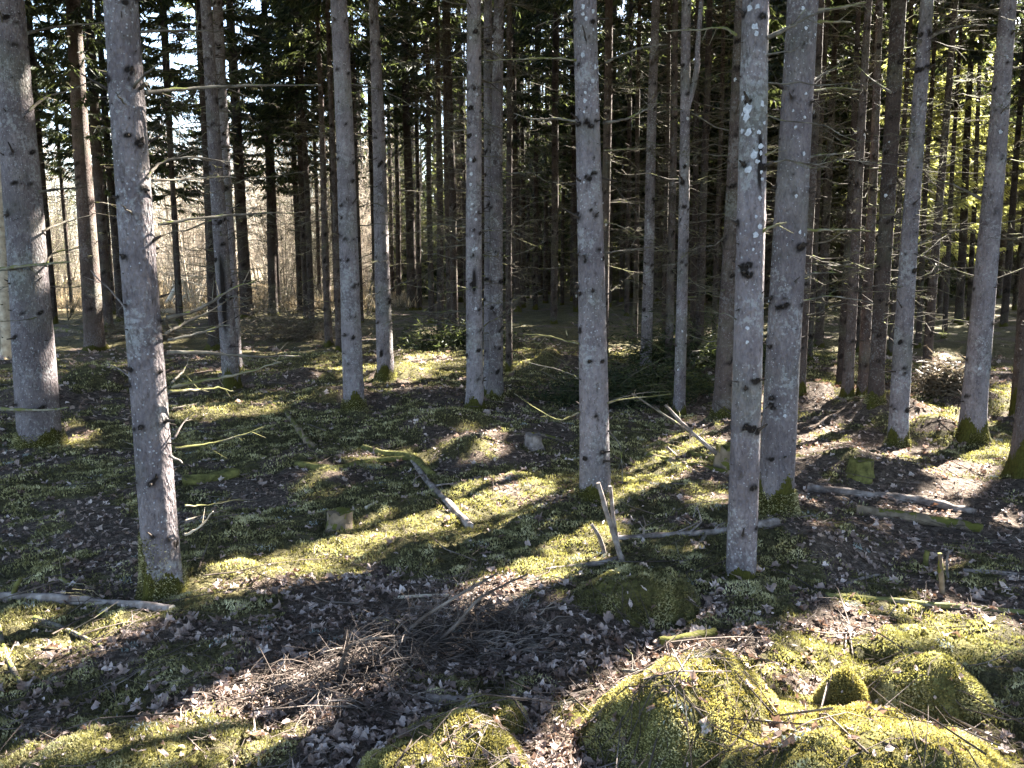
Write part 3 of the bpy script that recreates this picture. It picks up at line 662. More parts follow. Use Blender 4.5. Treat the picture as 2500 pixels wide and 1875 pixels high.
# ------------------------------------------------------------------ the trees one can tell apart
# (base x, base y, base width, top x at the upper edge, width there, level, crown base, options, label)   photo pixels, 2500 wide
TR = [
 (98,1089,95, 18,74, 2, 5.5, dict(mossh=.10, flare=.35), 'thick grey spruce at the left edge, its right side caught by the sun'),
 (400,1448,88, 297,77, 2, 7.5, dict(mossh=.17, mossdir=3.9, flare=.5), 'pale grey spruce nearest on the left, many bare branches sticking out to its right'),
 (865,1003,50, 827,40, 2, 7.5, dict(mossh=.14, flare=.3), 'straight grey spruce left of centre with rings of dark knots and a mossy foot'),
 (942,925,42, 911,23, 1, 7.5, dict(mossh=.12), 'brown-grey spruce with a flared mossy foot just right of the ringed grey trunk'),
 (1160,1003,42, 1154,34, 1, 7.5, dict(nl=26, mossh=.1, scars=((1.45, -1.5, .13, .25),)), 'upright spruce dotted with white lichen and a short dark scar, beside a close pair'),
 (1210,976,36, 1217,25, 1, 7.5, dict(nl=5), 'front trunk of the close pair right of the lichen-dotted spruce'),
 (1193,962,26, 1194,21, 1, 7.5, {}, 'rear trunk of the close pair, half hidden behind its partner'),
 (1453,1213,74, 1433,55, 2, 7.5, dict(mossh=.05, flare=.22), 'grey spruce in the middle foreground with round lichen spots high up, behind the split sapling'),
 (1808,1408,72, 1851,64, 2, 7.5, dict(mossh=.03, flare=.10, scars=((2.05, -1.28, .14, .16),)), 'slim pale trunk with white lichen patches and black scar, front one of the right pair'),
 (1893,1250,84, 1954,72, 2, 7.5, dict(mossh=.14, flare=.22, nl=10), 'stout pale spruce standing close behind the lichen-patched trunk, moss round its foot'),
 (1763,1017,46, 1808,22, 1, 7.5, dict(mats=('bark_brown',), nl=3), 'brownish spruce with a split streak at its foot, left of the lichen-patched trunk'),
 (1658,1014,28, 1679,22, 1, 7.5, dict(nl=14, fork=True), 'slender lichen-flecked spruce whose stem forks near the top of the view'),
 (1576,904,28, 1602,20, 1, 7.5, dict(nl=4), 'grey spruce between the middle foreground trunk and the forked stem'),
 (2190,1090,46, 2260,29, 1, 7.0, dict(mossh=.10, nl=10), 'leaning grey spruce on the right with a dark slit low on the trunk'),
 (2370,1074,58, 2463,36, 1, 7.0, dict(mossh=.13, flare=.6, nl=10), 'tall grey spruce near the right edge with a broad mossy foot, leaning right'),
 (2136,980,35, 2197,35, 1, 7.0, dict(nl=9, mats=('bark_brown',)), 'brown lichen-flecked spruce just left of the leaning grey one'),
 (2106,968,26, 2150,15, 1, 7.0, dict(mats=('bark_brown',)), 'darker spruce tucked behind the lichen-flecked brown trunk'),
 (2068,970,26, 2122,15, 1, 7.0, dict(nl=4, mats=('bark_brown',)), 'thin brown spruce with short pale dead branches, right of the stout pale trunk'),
 (2052,945,20, 2098,11, 1, 7.0, dict(mats=('bark_far_shaded',)), 'thin dark spruce at the left shoulder of the thin brown one'),
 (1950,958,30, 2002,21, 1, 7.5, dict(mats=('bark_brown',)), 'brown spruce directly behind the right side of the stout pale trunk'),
 (1998,850,22, 2046,12, 1, 7.0, dict(mats=('bark_far_shaded',)), 'dark narrow spruce between the stout pale trunk and the thin brown one'),
 (2259,950,22, 2330,13, 1, 7.0, dict(mats=('bark_far_shaded',)), 'thin dark spruce to the right of the leaning grey trunk, before the sunny ground'),
 (2241,850,14, 2285,8, 1, 7.0, dict(mats=('bark_far_shaded',)), 'very thin dark spruce at the edge of the sunny strip of moss'),
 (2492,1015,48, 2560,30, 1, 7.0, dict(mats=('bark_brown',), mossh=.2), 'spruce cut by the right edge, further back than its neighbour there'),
 (2500,1165,66, 2620,50, 2, 7.0, dict(mats=('bark_brown',), mossh=.2, sun_cut=True), 'thick dark trunk foot cut by the right edge, nearest on that side'),
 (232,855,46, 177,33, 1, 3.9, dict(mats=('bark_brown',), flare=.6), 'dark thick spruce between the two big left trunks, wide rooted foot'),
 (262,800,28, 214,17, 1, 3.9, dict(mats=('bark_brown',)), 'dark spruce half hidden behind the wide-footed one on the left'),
 (297,782,22, 236,12, 1, 3.6, dict(mats=('bark_far_shaded',)), 'thin dark spruce just left of the nearest left trunk'),
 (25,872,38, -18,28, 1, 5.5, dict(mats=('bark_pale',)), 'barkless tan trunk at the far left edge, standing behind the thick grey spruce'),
 (436,785,12, 403,7, 1, 3.0, dict(mats=('bark_far_shaded',), bushy=True), 'young thin spruce with dark hanging foliage, right of the nearest left trunk'),
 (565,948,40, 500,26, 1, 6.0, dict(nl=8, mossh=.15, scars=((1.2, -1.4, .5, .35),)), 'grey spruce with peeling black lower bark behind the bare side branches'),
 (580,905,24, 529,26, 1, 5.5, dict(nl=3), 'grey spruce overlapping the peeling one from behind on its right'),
 (528,852,32, 488,16, 1, 4.5, dict(mats=('bark_far_shaded',), flare=.9), 'dark spruce with a spreading foot just left of the peeling one'),
 (603,776,32, 563,14, 1, 4.2, dict(mats=('bark_far_shaded',)), 'dark spruce right of the peeling trunk, in front of the bright thicket'),
 (668,770,23, 644,14, 1, 3.8, dict(mats=('bark_far_shaded',)), 'lone very dark straight spruce against the white sky on the left'),
 (733,765,14, 704,11, 0, 5.0, dict(mats=('bark_far_shaded',)), 'left stem of three dark trunks close together against the sky'),
 (748,780,14, 718,12, 0, 5.0, dict(mats=('bark_far_shaded',)), 'middle stem of three dark trunks close together against the sky'),
 (761,788,16, 731,11, 0, 5.0, dict(mats=('bark_far_shaded',)), 'right stem of three dark trunks close together against the sky'),
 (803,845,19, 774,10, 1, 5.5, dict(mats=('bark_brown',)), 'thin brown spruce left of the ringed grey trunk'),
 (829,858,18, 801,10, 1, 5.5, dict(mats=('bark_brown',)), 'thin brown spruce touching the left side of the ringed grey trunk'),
 (881,790,15, 856,9, 0, 5.5, dict(mats=('bark_far_shaded',)), 'dark spruce peeping out right beside the ringed grey trunk'),
 (917,762,12, 895,8, 0, 5.5, dict(mats=('bark_far_shaded',)), 'narrow dark spruce behind the mossy-footed brown one'),
 (1007,758,24, 985,16, 1, 6.0, dict(mats=('bark_far_shaded',), flare=.6), 'dark spruce with short dead twigs and a wide foot beside a sunlit bush'),
 (1026,757,9, 1010,6, 0, 6.0, dict(mats=('bark_far_shaded',)), 'very thin dark trunk right of the wide-footed one beyond the sunlit ground'),
 (1054,788,15, 1040,9, 0, 6.0, dict(mats=('bark_far_shaded',)), 'dark trunk left of the one standing on a sunny moss patch'),
 (1076,818,18, 1069,10, 1, 6.5, dict(mats=('bark_far_shaded',)), 'dark spruce standing at a small sunny patch of moss'),
 (1098,836,13, 1083,10, 1, 6.5, dict(mats=('bark_far_shaded',)), 'left of two touching dark stems near the lichen-dotted spruce'),
 (1111,845,19, 1093,14, 1, 6.5, dict(mats=('bark_far_shaded',)), 'right of two touching dark stems near the lichen-dotted spruce'),
 (1243,905,16, 1242,13, 1, 6.5, dict(mats=('bark_far_shaded',)), 'thin dark spruce just right of the close pair'),
 (1263,737,12, 1263,10, 0, 5.5, dict(mats=('bark_far_shaded',)), 'first slim dark trunk in the gap right of the close pair'),
 (1289,728,8, 1290,7, 0, 5.5, dict(mats=('bark_far_shaded',)), 'second slim dark trunk in the gap right of the close pair'),
 (1305,731,10, 1308,7, 0, 5.5, dict(mats=('bark_far_shaded',)), 'third slim dark trunk in the gap, before bright green foliage'),
 (1331,740,12, 1338,10, 0, 5.5, dict(mats=('bark_far_shaded',)), 'slim dark trunk left of the darkest one in the middle gap'),
 (1352,790,17, 1358,16, 1, 6.0, dict(mats=('bark_far_shaded',)), 'darkest trunk in the gap left of the middle foreground spruce, on a sunny knoll'),
 (1372,745,9, 1382,8, 0, 5.5, dict(mats=('bark_far_shaded',)), 'slim dark trunk just right of the darkest one in the middle gap'),
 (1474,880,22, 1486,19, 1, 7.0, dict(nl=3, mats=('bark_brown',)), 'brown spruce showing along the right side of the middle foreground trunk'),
 (1530,772,12, 1541,10, 0, 6.0, dict(mats=('bark_far_shaded',)), 'slim dark trunk behind the dark fallen boughs'),
 (1550,836,13, 1562,9, 0, 6.0, dict(mats=('bark_far_shaded',)), 'dark trunk close left of the grey spruce before the forked stem'),
 (1620,850,12, 1634,9, 0, 6.0, dict(mats=('bark_far_shaded',)), 'dark trunk close left of the forked stem'),
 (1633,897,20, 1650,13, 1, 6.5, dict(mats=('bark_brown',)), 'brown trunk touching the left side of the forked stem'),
 (1706,895,21, 1731,14, 1, 6.5, dict(mats=('bark_far_shaded',)), 'dark spruce in the shade right of the forked stem'),
 (1690,862,15, 1706,11, 0, 6.5, dict(mats=('bark_far_shaded',)), 'dark trunk hidden in shade between the forked stem and its dark neighbour'),
 (1742,860,13, 1768,9, 0, 6.5, dict(mats=('bark_far_shaded',)), 'dark thin trunk left of the split-streaked brownish one'),
 (2305,826,12, 2348,7, 0, 6.0, dict(mats=('bark_far_shaded',)), 'left of three dark stems before the light green foliage on the right'),
 (2340,792,20, 2378,11, 0, 6.0, dict(mats=('bark_far_shaded',)), 'middle and thickest of three dark stems before the light green foliage'),
 (2365,782,12, 2400,8, 0, 6.0, dict(mats=('bark_far_shaded',)), 'right of three dark stems before the light green foliage'),
 (2450,797,17, 2512,10, 0, 6.0, dict(mats=('bark_far_shaded',)), 'dark spruce seen between the two trunks nearest the right edge'),
 (1840,800,14, 1872,10, 0, 6.0, dict(mats=('bark_far_shaded',)), 'dark trunk glimpsed in the gap between the right pair'),
 (1975,880,15, 2022,11, 0, 6.5, dict(mats=('bark_far_shaded',)), 'dark trunk in deep shade just right of the stout pale spruce'),
 (2090,860,13, 2140,9, 0, 6.0, dict(mats=('bark_far_shaded',)), 'dim trunk in the shade behind the thin brown spruce'),
 (2175,868,14, 2225,9, 0, 6.0, dict(mats=('bark_far_shaded',)), 'dim trunk just behind the leaning grey spruce on its left'),
]
LICH = {7: [(.2,.10),(.3,.045),(.5,.16),(.62,.20),(.75,.44)], }
def px_on_trunk(P0, lean, xs, ys):
    """angle and height on a trunk for a point of the photo"""
    r = ray(xs * K, ys * K); t = P0[1] / r[1]; return CAMZ + r[2] * t - P0[2], r[0] * t
tree_xy = []; TREES = []; REG = []
# sunlit things that the crowns leave free
def prep():
    for t in TR:
        xb, yb, wb, xt, wt = t[:5]; P0 = hit(xb / K, yb / K); r = ray(xt, 0); k = P0[1] / r[1]
        TP = np.array([r[0] * k, P0[1], CAMZ + r[2] * k]); H1 = TP[2] - P0[2]
        dep0 = P0[1] * CP - (P0[2] - CAMZ) * SP; dep1 = P0[1] * CP - (TP[2] - CAMZ) * SP
        TREES.append(dict(P0=P0, H1=H1, lean=((TP[0] - P0[0]) / H1, 0.0), rb=wb / F * dep0 / 2, rt=wt / F * dep1 / 2, d=float(np.hypot(P0[0], P0[1]))))
        tree_xy.append((P0[0], P0[1]))
prep()
for i, s in ((0, .55), (1, .4), (7, .5), (28, .97), (2, .3), (14, .3)):
    T_ = TREES[i]; CAPS.append((T_['P0'][0] + .1, T_['P0'][1], 0, min(T_['H1'], 4.2), .22, s))
def at_depth(px, py, y): r = ray(px * K, py * K); t = y / r[1]; return np.array([r[0] * t, y, CAMZ + r[2] * t])
LIGHT_SPR = []
for (px, y, zt, R) in ((1962, 24, 10.5, 2.0), (2035, 27, 13, 2.3), (2080, 33, 14, 2.6), (2000, 36, 14, 2.3), (1790, 40, 12, 2.0), (1280, 44, 12, 2.3), (1000, 42, 9, 2.0), (870, 40, 7, 1.9), (1340, 50, 13, 2.4), (1120, 50, 12, 2.4), (700, 44, 9, 2.0)):
    p = at_depth(px, 600, y); LIGHT_SPR.append((p[0], y, zt, R)); CAPS.append((p[0], y, .5, zt, R * .9, .93))

for i, t in enumerate(TR):
    xb, yb, wb, xt, wt, lvl, cz, op, label = t; T_ = TREES[i]; rng = np.random.default_rng(1000 + i); d = T_['d']; P0 = T_['P0']
    H = rng.uniform(17, 22); zvis = min(T_['H1'] + .5, 12)
    if op.get('sun_cut'): zvis = 1.7; H = 2.4  # trunk cut short out of view to let the sun past
    mats = op.get('mats', ('bark',))
    lich = []
    if i in (7, 8, 4, 9):
        spots = {7: [(1262,22,9),(1262,38,8),(1283,30,9),(1268,48,8),(1261,125,9),(1287,150,10),(1293,147,7),(1282,180,9),(1266,205,6),(1295,160,6),(1265,222,8),(1290,243,6),(1263,246,5),(1262,396,5),(1296,545,4),(1283,70,5),(1297,560,4),(1274,640,5),(1290,835,3)],
                 8: [(1632,23,10),(1618,26,11),(1628,66,12),(1630,80,9),(1612,240,18),(1610,258,15),(1600,286,10),(1613,290,16),(1632,290,9),(1622,338,16),(1637,320,12),(1636,335,9),(1611,370,14),(1629,353,9),(1633,430,9),(1632,490,11),(1623,508,12),(1638,390,8),(1606,706,8),(1599,250,7),(1640,230,10),(1645,270,8),(1600,215,9),(1637,375,7),(1605,736,7),(1638,720,5),(1618,540,6),(1625,470,7)],
                 4: [(1013,160,8),(1017,347,7),(1019,378,8),(1018,400,7),(1019,453,6),(1022,510,5),(1030,537,6),(1024,540,6),(1015,85,6),(1028,295,4)],
                 9: [(1718,28,7),(1724,72,7),(1745,83,6),(1724,210,6),(1722,260,6),(1704,280,6),(1720,337,7),(1714,503,7),(1725,508,5),(1700,245,5)]}[i]
        for (sx, sy, sr) in spots:
            z, x = px_on_trunk(P0, T_['lean'], sx, sy)
            rl = T_['rb'] + (T_['rt'] - T_['rb']) * z / T_['H1']; dx = (x - (P0[0] + T_['lean'][0] * z)) / rl
            a = -math.pi / 2 + math.asin(max(-.9, min(.9, dx))); a += math.atan2(P0[0], P0[1]) * -1.0 * 0
            lich.append((z, a, sr * K / F * d * .45))
    me, axis, radf = trunk_mesh(rng, H, T_['rb'], (T_['H1'], T_['rt']), T_['lean'], d, True, lich, mats, op.get('flare', .5), op.get('mossh', .06), op.get('nl', 0), zvis, op.get('mossdir'), op.get('scars', ()))
    root = link('spruce_tree', None, loc=tuple(P0)); tag(root, label, 'tree', 'spruce trunks of the stand')
    link('trunk', me, root)
    if op.get('fork'):
        b = Buf(); za, xa = px_on_trunk(P0, T_['lean'], 1488, 250); zm, xm = px_on_trunk(P0, T_['lean'], 1505, 150); zb_, xb_ = px_on_trunk(P0, T_['lean'], 1515, 0)
        a0 = axis(za); P = catmull([[a0[0], a0[1], za], [xm - P0[0], 0, zm], [xb_ - P0[0], 0, zb_], [xb_ - P0[0] + .3, .1, zb_ + 5]], 8)
        tube(b, P, np.linspace(T_['rt'] * .75, T_['rt'] * .4, len(P)), 12, 0, rng, .04); link('fork_stem', b.mesh('fork_stem', [M['bark']]), root)
    if op.get('sun_cut'): T_.update(root=root, axis=axis, radf=radf); continue
    # crown
    R = rng.uniform(1.5, 2.1) if d > 11 else rng.uniform(2.2, 2.7)
    if op.get('bushy'): H = 11; R = 1.3
    n = int(7800 * (H - cz) / 12)
    fine = d < 19
    cm = crown(rng, cz, H, R, int(n * (1.6 if fine else 1)), axis, True, P0, 'needle', .030 if fine else .05, lsc=.75 if fine else 1)
    link('crown', cm, root)
    # dead branches
    if lvl >= 1:
        zlo = .8 if d > 8 else 1.1; zhi = min(cz, zvis + .6); cnt = int((zhi - zlo) * (6.5 if lvl == 1 else 2.0))
        if i == 1: cnt = 2
        for q in range(min(cnt, 95)):
            z = rng.uniform(zlo, zhi); az = rng.uniform(0, 6.283)
            if d < 9 and abs(((az + math.pi / 2 + math.pi) % 6.283) - math.pi) < .9: continue       # few point straight at the viewer
            ax = axis(z); rr = float(radf(z)) * .9
            if rng.random() < .8 * lit_prob(np.array([[P0[0] + ax[0] + math.cos(az) * .4, P0[1] + ax[1] + math.sin(az) * .4, P0[2] + z]]))[0]: continue
            o = bpy.data.objects.new('dead_branch', PROTO[rng.integers(0, 12)]); COL.objects.link(o); o.parent = root
            o.location = (ax[0] + math.cos(az) * rr, ax[1] + math.sin(az) * rr, z)
            s = rng.uniform(.25, 1.0) * (1.0 if lvl == 2 else 1.25); o.scale = (s, s, s)
            o.rotation_euler = (rng.uniform(-.6, .6), -rng.normal(.05, .22), az)
    if lvl < 2:
        b = Buf(); zh = min(cz + 1, 9.5)
        dead_set(rng, b, 1.0 + .05 * d, zh, int((zh - 1.0) * (11 if lvl == 1 else 17)), radf, .6, 1.5, .0085, 8, 0, axis, True, P0)
        tag(link('dead_twigs', b.mesh('dead_twigs', [M['dead_far']]), root), kind='stuff')
    T_.update(root=root, axis=axis, radf=radf); REG.append((float(P0[0] + T_['lean'][0] * 6), float(P0[1]), cz, H, root, P0))

# ------------------------------------------------------------------ explicit bare branches seen on the near trunks (points in the 2212 px reading, depth offset at the tip)
def px_branch(tree, pts, r, dy=0.0, mat='dead', twigs=4, name='dead_branch', seed=0, label=None):
    T_ = TREES[tree]; rng = np.random.default_rng(seed + 500); y0 = T_['P0'][1]; P = []
    for j, (px, py) in enumerate(pts):
        P.append(at_depth(px, py, y0 + dy * (j / max(1, len(pts) - 1)) - (.04 if j == 0 else 0)) - T_['P0'])
    P = catmull(P, 5); P[1:] += rng.normal(0, .0018, P[1:].shape); b = Buf(); R = np.linspace(r, r * .35, len(P)) * (1 + .12 * rng.normal(0, 1, len(P)))
    tube(b, P, R, 7, 0, rng, .15)
    for q in range(twigs):
        j = rng.integers(len(P) // 3, len(P) - 1); t = nrm(P[j + 1 if j + 1 < len(P) else j] - P[j - 1]); dd = nrm(t + rng.normal(0, .7, 3)); l = rng.uniform(.03, .14)
        V, Fc = prisms(P[j], P[j] + dd * l, r * .3, r * .1, 4); b.add(V, Fc, 0)
    o = link(name, b.mesh(name, [M[mat]]), T_['root'])
    if label: o['label'] = label
for q, (tree, pts, r, dy, mat, tw) in enumerate([
 (1, [(360,686),(430,668),(500,625),(552,608)], .010, .25, 'dead', 6), (1, [(358,720),(395,700),(455,672),(495,643)], .008, .3, 'dead', 3),
 (1, [(355,690),(380,715),(440,707),(495,702)], .006, .4, 'dead', 4), (1, [(362,735),(420,722),(465,708),(497,702)], .007, .15, 'dead', 4),
 (1, [(362,762),(450,762),(550,770),(650,768)], .0095, .3, 'dead', 8), (1, [(370,836),(440,822),(520,808),(608,780)], .0095, .1, 'dead_mossy', 7),
 (1, [(366,846),(420,843),(470,838),(504,845)], .008, .3, 'dead_mossy', 4), (1, [(372,826),(398,798),(410,768)], .006, .2, 'dead', 1),
 (1, [(372,882),(410,875),(430,870)], .004, .2, 'dead', 2), (1, [(378,945),(395,915),(420,890)], .006, .1, 'wood', 1),
 (1, [(378,968),(440,960),(500,947),(572,922)], .0065, .2, 'dead_mossy', 5), (1, [(366,984),(395,1000)], .009, .0, 'wood', 0),
 (1, [(300,826),(270,805),(232,782)], .006, .2, 'wood', 1), (1, [(308,968),(285,960),(262,950)], .004, .1, 'dead', 0),
 (1, [(400,1092),(450,1090),(520,1078)], .005, .2, 'dead_mossy', 4), (1, [(400,1155),(430,1140),(460,1105)], .007, -.1, 'cut', 1),
 (1, [(400,1124),(440,1112),(500,1098)], .004, .2, 'dead', 3), (1, [(404,1212),(425,1206),(440,1205)], .004, .1, 'dead', 1),
 (1, [(318,200),(420,190),(530,185),(695,184)], .010, .5, 'dead', 8), (1, [(316,180),(300,192),(287,190)], .010, -.05, 'dead', 0),
 (1, [(318,196),(370,208),(400,230)], .005, .2, 'dead', 3), (1, [(285,190),(310,165),(340,140)], .008, -.2, 'dead', 1),
 (1, [(280,235),(262,215),(250,200)], .006, -.2, 'dead', 1), (1, [(318,385),(350,350),(420,340),(515,354)], .008, .3, 'dead', 5),
 (1, [(330,390),(420,386),(510,382)], .007, .4, 'dead', 6), (1, [(342,485),(450,470),(540,462),(645,460)], .008, .5, 'dead', 8),
 (1, [(302,478),(285,462),(266,445)], .008, -.15, 'dead', 1), (1, [(305,70),(390,66),(480,68)], .007, .5, 'dead', 5),
 (1, [(288,690),(250,640),(195,585)], .0065, .2, 'wood', 2), (1, [(342,470),(400,480),(480,470)], .005, .3, 'dead', 5),
 (0, [(-5,582),(50,575),(100,570),(152,566)], .018, -.9, 'dead_mossy', 4), (0, [(-5,884),(60,886),(120,884),(148,880)], .016, -1.0, 'dead_mossy', 1),
 (0, [(60,72),(110,60),(180,52),(250,50)], .014, .5, 'dead', 8), (0, [(62,240),(100,210),(150,195),(220,165)], .013, .5, 'dead', 8),
 (0, [(85,415),(130,408),(180,405)], .015, .3, 'dead', 6), (0, [(92,500),(140,480),(200,465)], .012, .4, 'dead', 6), (0, [(10,70),(4,40),(-2,20)], .01, -.3, 'dead', 0),
 (0, [(100,575),(115,548),(175,535)], .011, .4, 'dead', 6), (0, [(90,680),(60,690),(-5,695)], .006, -.4, 'dead', 2),
 (7, [(1308,135),(1340,120),(1380,105),(1440,95)], .009, .3, 'dead', 6), (7, [(1244,130),(1190,126),(1130,128),(1050,130)], .008, .6, 'dead_mossy', 6),
 (7, [(1243,262),(1200,255),(1160,258),(1110,245)], .009, .5, 'dead', 7), (7, [(1305,265),(1350,258),(1390,240),(1425,222)], .010, .3, 'dead', 7),
 (7, [(1268,125),(1268,95),(1258,55)], .009, -.12, 'stub', 1), (7, [(1262,268),(1240,250),(1232,245)], .009, -.1, 'stub', 1), (7, [(1268,405),(1250,388),(1238,380)], .009, -.1, 'stub', 1),
 (7, [(1306,325),(1360,322),(1400,320)], .006, .3, 'dead_mossy', 4), (7, [(1306,545),(1360,540),(1430,532)], .007, .3, 'dead', 6), (7, [(1306,480),(1330,485),(1355,495)], .005, .2, 'dead_mossy', 4),
 (7, [(1250,742),(1230,738),(1180,725),(1130,722)], .007, .4, 'dead_mossy', 3), (7, [(1252,890),(1200,905),(1110,850)], .006, .5, 'dead_mossy', 3), (7, [(1310,872),(1350,862),(1450,852)], .007, .3, 'dead_mossy', 3),
 (7, [(1305,870),(1380,850),(1450,845)], .004, .3, 'dead', 4), (7, [(1256,820),(1210,800),(1130,780)], .005, .4, 'dead', 5), (7, [(1314,930),(1340,965),(1345,1045)], .006, -.2, 'dead', 4),
 (8, [(1655,82),(1700,62),(1740,38),(1790,20)], .010, .0, 'dead', 5), (8, [(1655,118),(1690,112),(1720,110)], .006, -.1, 'dead', 3), (8, [(1645,336),(1665,330),(1685,320)], .006, -.1, 'dead_mossy', 1),
 (8, [(1640,505),(1665,490),(1698,482)], .010, -.15, 'dead_mossy', 1), (8, [(1590,75),(1560,60),(1500,65),(1430,68)], .008, .4, 'dead_mossy', 7), (8, [(1590,690),(1565,678),(1540,675)], .004, .1, 'dead', 3),
 (9, [(1745,25),(1800,18),(1850,10),(1870,5)], .012, .2, 'dead_mossy', 4), (9, [(1745,48),(1790,47),(1840,48)], .013, .3, 'dead_mossy', 2), (9, [(1745,180),(1770,165),(1815,140)], .009, .1, 'dead', 2),
 (9, [(1735,345),(1770,335),(1820,332),(1860,328)], .008, .3, 'dead', 5), (9, [(1735,498),(1780,497),(1840,495),(1880,500)], .010, .2, 'dead_mossy', 4), (9, [(1745,200),(1800,190),(1860,195)], .009, .3, 'dead_mossy', 5),
 (9, [(1728,600),(1760,590),(1805,588)], .010, .1, 'dead', 1), (9, [(1730,650),(1790,640),(1850,648),(1888,655)], .007, .3, 'dead', 2), (9, [(1690,190),(1675,178)], .012, -.1, 'stub', 1), (9, [(1718,235),(1717,215)], .010, -.08, 'stub', 2),
 (2, [(775,830),(800,850)], .004, .1, 'dead', 1), (4, [(1008,155),(1030,172),(1060,178),(1110,170)], .012, .3, 'dead', 4), (5, [(1068,560),(1130,545),(1180,520)], .008, .3, 'dead', 6),
 (13, [(1925,200),(1880,170),(1850,140)], .010, .3, 'dead', 4), (13, [(1985,90),(2060,60),(2130,55)], .014, .3, 'dead', 7), (14, [(2120,430),(2060,400),(2010,390)], .012, .4, 'dead', 7), (14, [(2110,700),(2060,690),(2010,695)], .010, .3, 'dead', 6),
]):
    px_branch(tree, pts, r, dy, mat, tw, seed=q)

# moss on the foot of the nearest trunk
def skirt(tree, zmax, n, seed, side=None):
    T_ = TREES[tree]; rng = np.random.default_rng(seed); z = rng.random(n) ** 1.6 * zmax; a = rng.uniform(0, 6.283, n)
    r = T_['radf'](z) * (1 + .42 * np.exp(-z / .11)); ax = T_['axis'](z)
    P = np.stack([ax[:, 0] + r * np.cos(a), ax[:, 1] + r * np.sin(a), z - .02], -1); N = np.stack([np.cos(a), np.sin(a), .5 + 0 * a], -1)
    if side is not None: k = rng.random(n) < np.clip(.25 + .75 * np.cos(a - side) - .3 * z / zmax, 0, 1); P = P[k]; N = N[k]
    V, Fc = sprigs(rng, P, N, .015, .007, .4); b = Buf(); b.add(V, Fc, 0, rnd=np.repeat(rng.random(len(P)), 4))
    tag(link('foot_moss', b.mesh('foot_moss', [M['moss']], False), T_['root']), kind='stuff')
skirt(1, .34, 5000, 1, 3.9); skirt(1, .12, 3500, 2, .2); skirt(0, .16, 4000, 3); skirt(9, .16, 4000, 4); skirt(2, .16, 3000, 5)
for _i in (3, 5, 7, 10, 13, 14, 15): skirt(_i, .10, 1500, 10 + _i)

# ------------------------------------------------------------------ the rest of the stand, plus unseen side trees added for shade
rngF = np.random.default_rng(77); fillers = []
LG = [hit(c[0] + u * c[2], c[1] + v * c[3]) for c in LIT if c[5] >= .5 for u, v in ((0, 0), (.7, 0), (-.7, 0), (0, .7), (0, -.7))]
def shades(x, y, H=21):
    dx, dy = math.sin(SUN_AZ), math.cos(SUN_AZ)
    for g in LG:
        ax, ay = x - g[0], y - g[1]; al = ax * dx + ay * dy
        if al > 0 and abs(ax * dy - ay * dx) < .24 and al * math.tan(SUN_EL) < H - 3: return True
    return False
def ok(x, y, dmin): return all((x - a) ** 2 + (y - b_) ** 2 > dmin * dmin for a, b_ in tree_xy)
tries = nin = nout = 0
while tries < 30000 and nin + nout < 337:
    tries += 1; y = 5 + 55 * rngF.random() ** .75; x = rngF.uniform(-.75 * y - 3, .95 * y + 14)
    rt = x / max(y, .1); inframe = abs(rt) < .69
    if inframe and y < 27: continue
    if not inframe and (np.hypot(x, y) < 9 or (rt < 0 and y > 22)): continue
    if rt < -.15 and y > 26: continue
    if rt < -.04 and y > 36: continue
    if rt < -.69 and rngF.random() < .4: continue
    if y > 50 and rngF.random() < .3: continue
    if not ok(x, y, 2.0 if y < 30 else 1.6): continue
    if (nin >= 212 if inframe else nout >= 125): continue
    if not inframe and rt > 0 and (x > 26 or y > 32): continue
    if any((x - a) ** 2 + (y - b_) ** 2 < 4 for (a, b_, c, d_) in LIGHT_SPR): continue
    if (not inframe or y < 30) and shades(x, y): continue
    if inframe: nin += 1
    else: nout += 1
    tree_xy.append((x, y)); fillers.append((x, y))
FTR = []
for q in range(5):
    rng = np.random.default_rng(300 + q); H = 19 + q * .6
    FTR.append(trunk_mesh(rng, H, .105 + .012 * q, (8.0, .085 + .008 * q), (0, 0), 26, True, (), ('bark_far_shaded',), .4, .15, 3, 9.0)[0])
for q, (x, y) in enumerate(fillers):
    rng = np.random.default_rng(4000 + q); z = float(ground(np.array(x), np.array(y)))
    root = link('spruce_tree', None, loc=(x, y, z)); 
    tag(root, 'slim spruce in the crowded stand far behind the trunks one can tell apart, or added unseen at the side for shade', 'tree', 'distant spruces of the stand')
    o = link('trunk', FTR[q % 5], root); s = rng.uniform(.7, 1.3); o.scale = (s, s, 1); o.rotation_euler = (rng.normal(0, .012), rng.normal(0, .012), rng.uniform(0, 6.28))
    edge = y > 38; out = abs(x / y) > .70; cz = rng.uniform(1.0, 3.5) if edge else rng.uniform(4.0, 6.0); H = rng.uniform(17, 21)  # side trees out of view are added to shade the floor
    link('crown', crown(rng, cz, H, rng.uniform(2.2, 2.8) if out else rng.uniform(1.6, 2.3), int((6500 if out else 7000) * (H - cz) / 12), None, True, (x, y, z), 'needle', (.09 if edge else .07) if not out else .10), root)
    REG.append((x, y, cz, H, root, np.array([x, y, z])))
    if out: continue
    o = link('dead_twigs', FARSET[q % 7], root); o.rotation_euler = (0, 0, rng.uniform(0, 6.28)); tag(o, kind='stuff')
    if cz > 6.2: o.scale = (1, 1, 1.0)
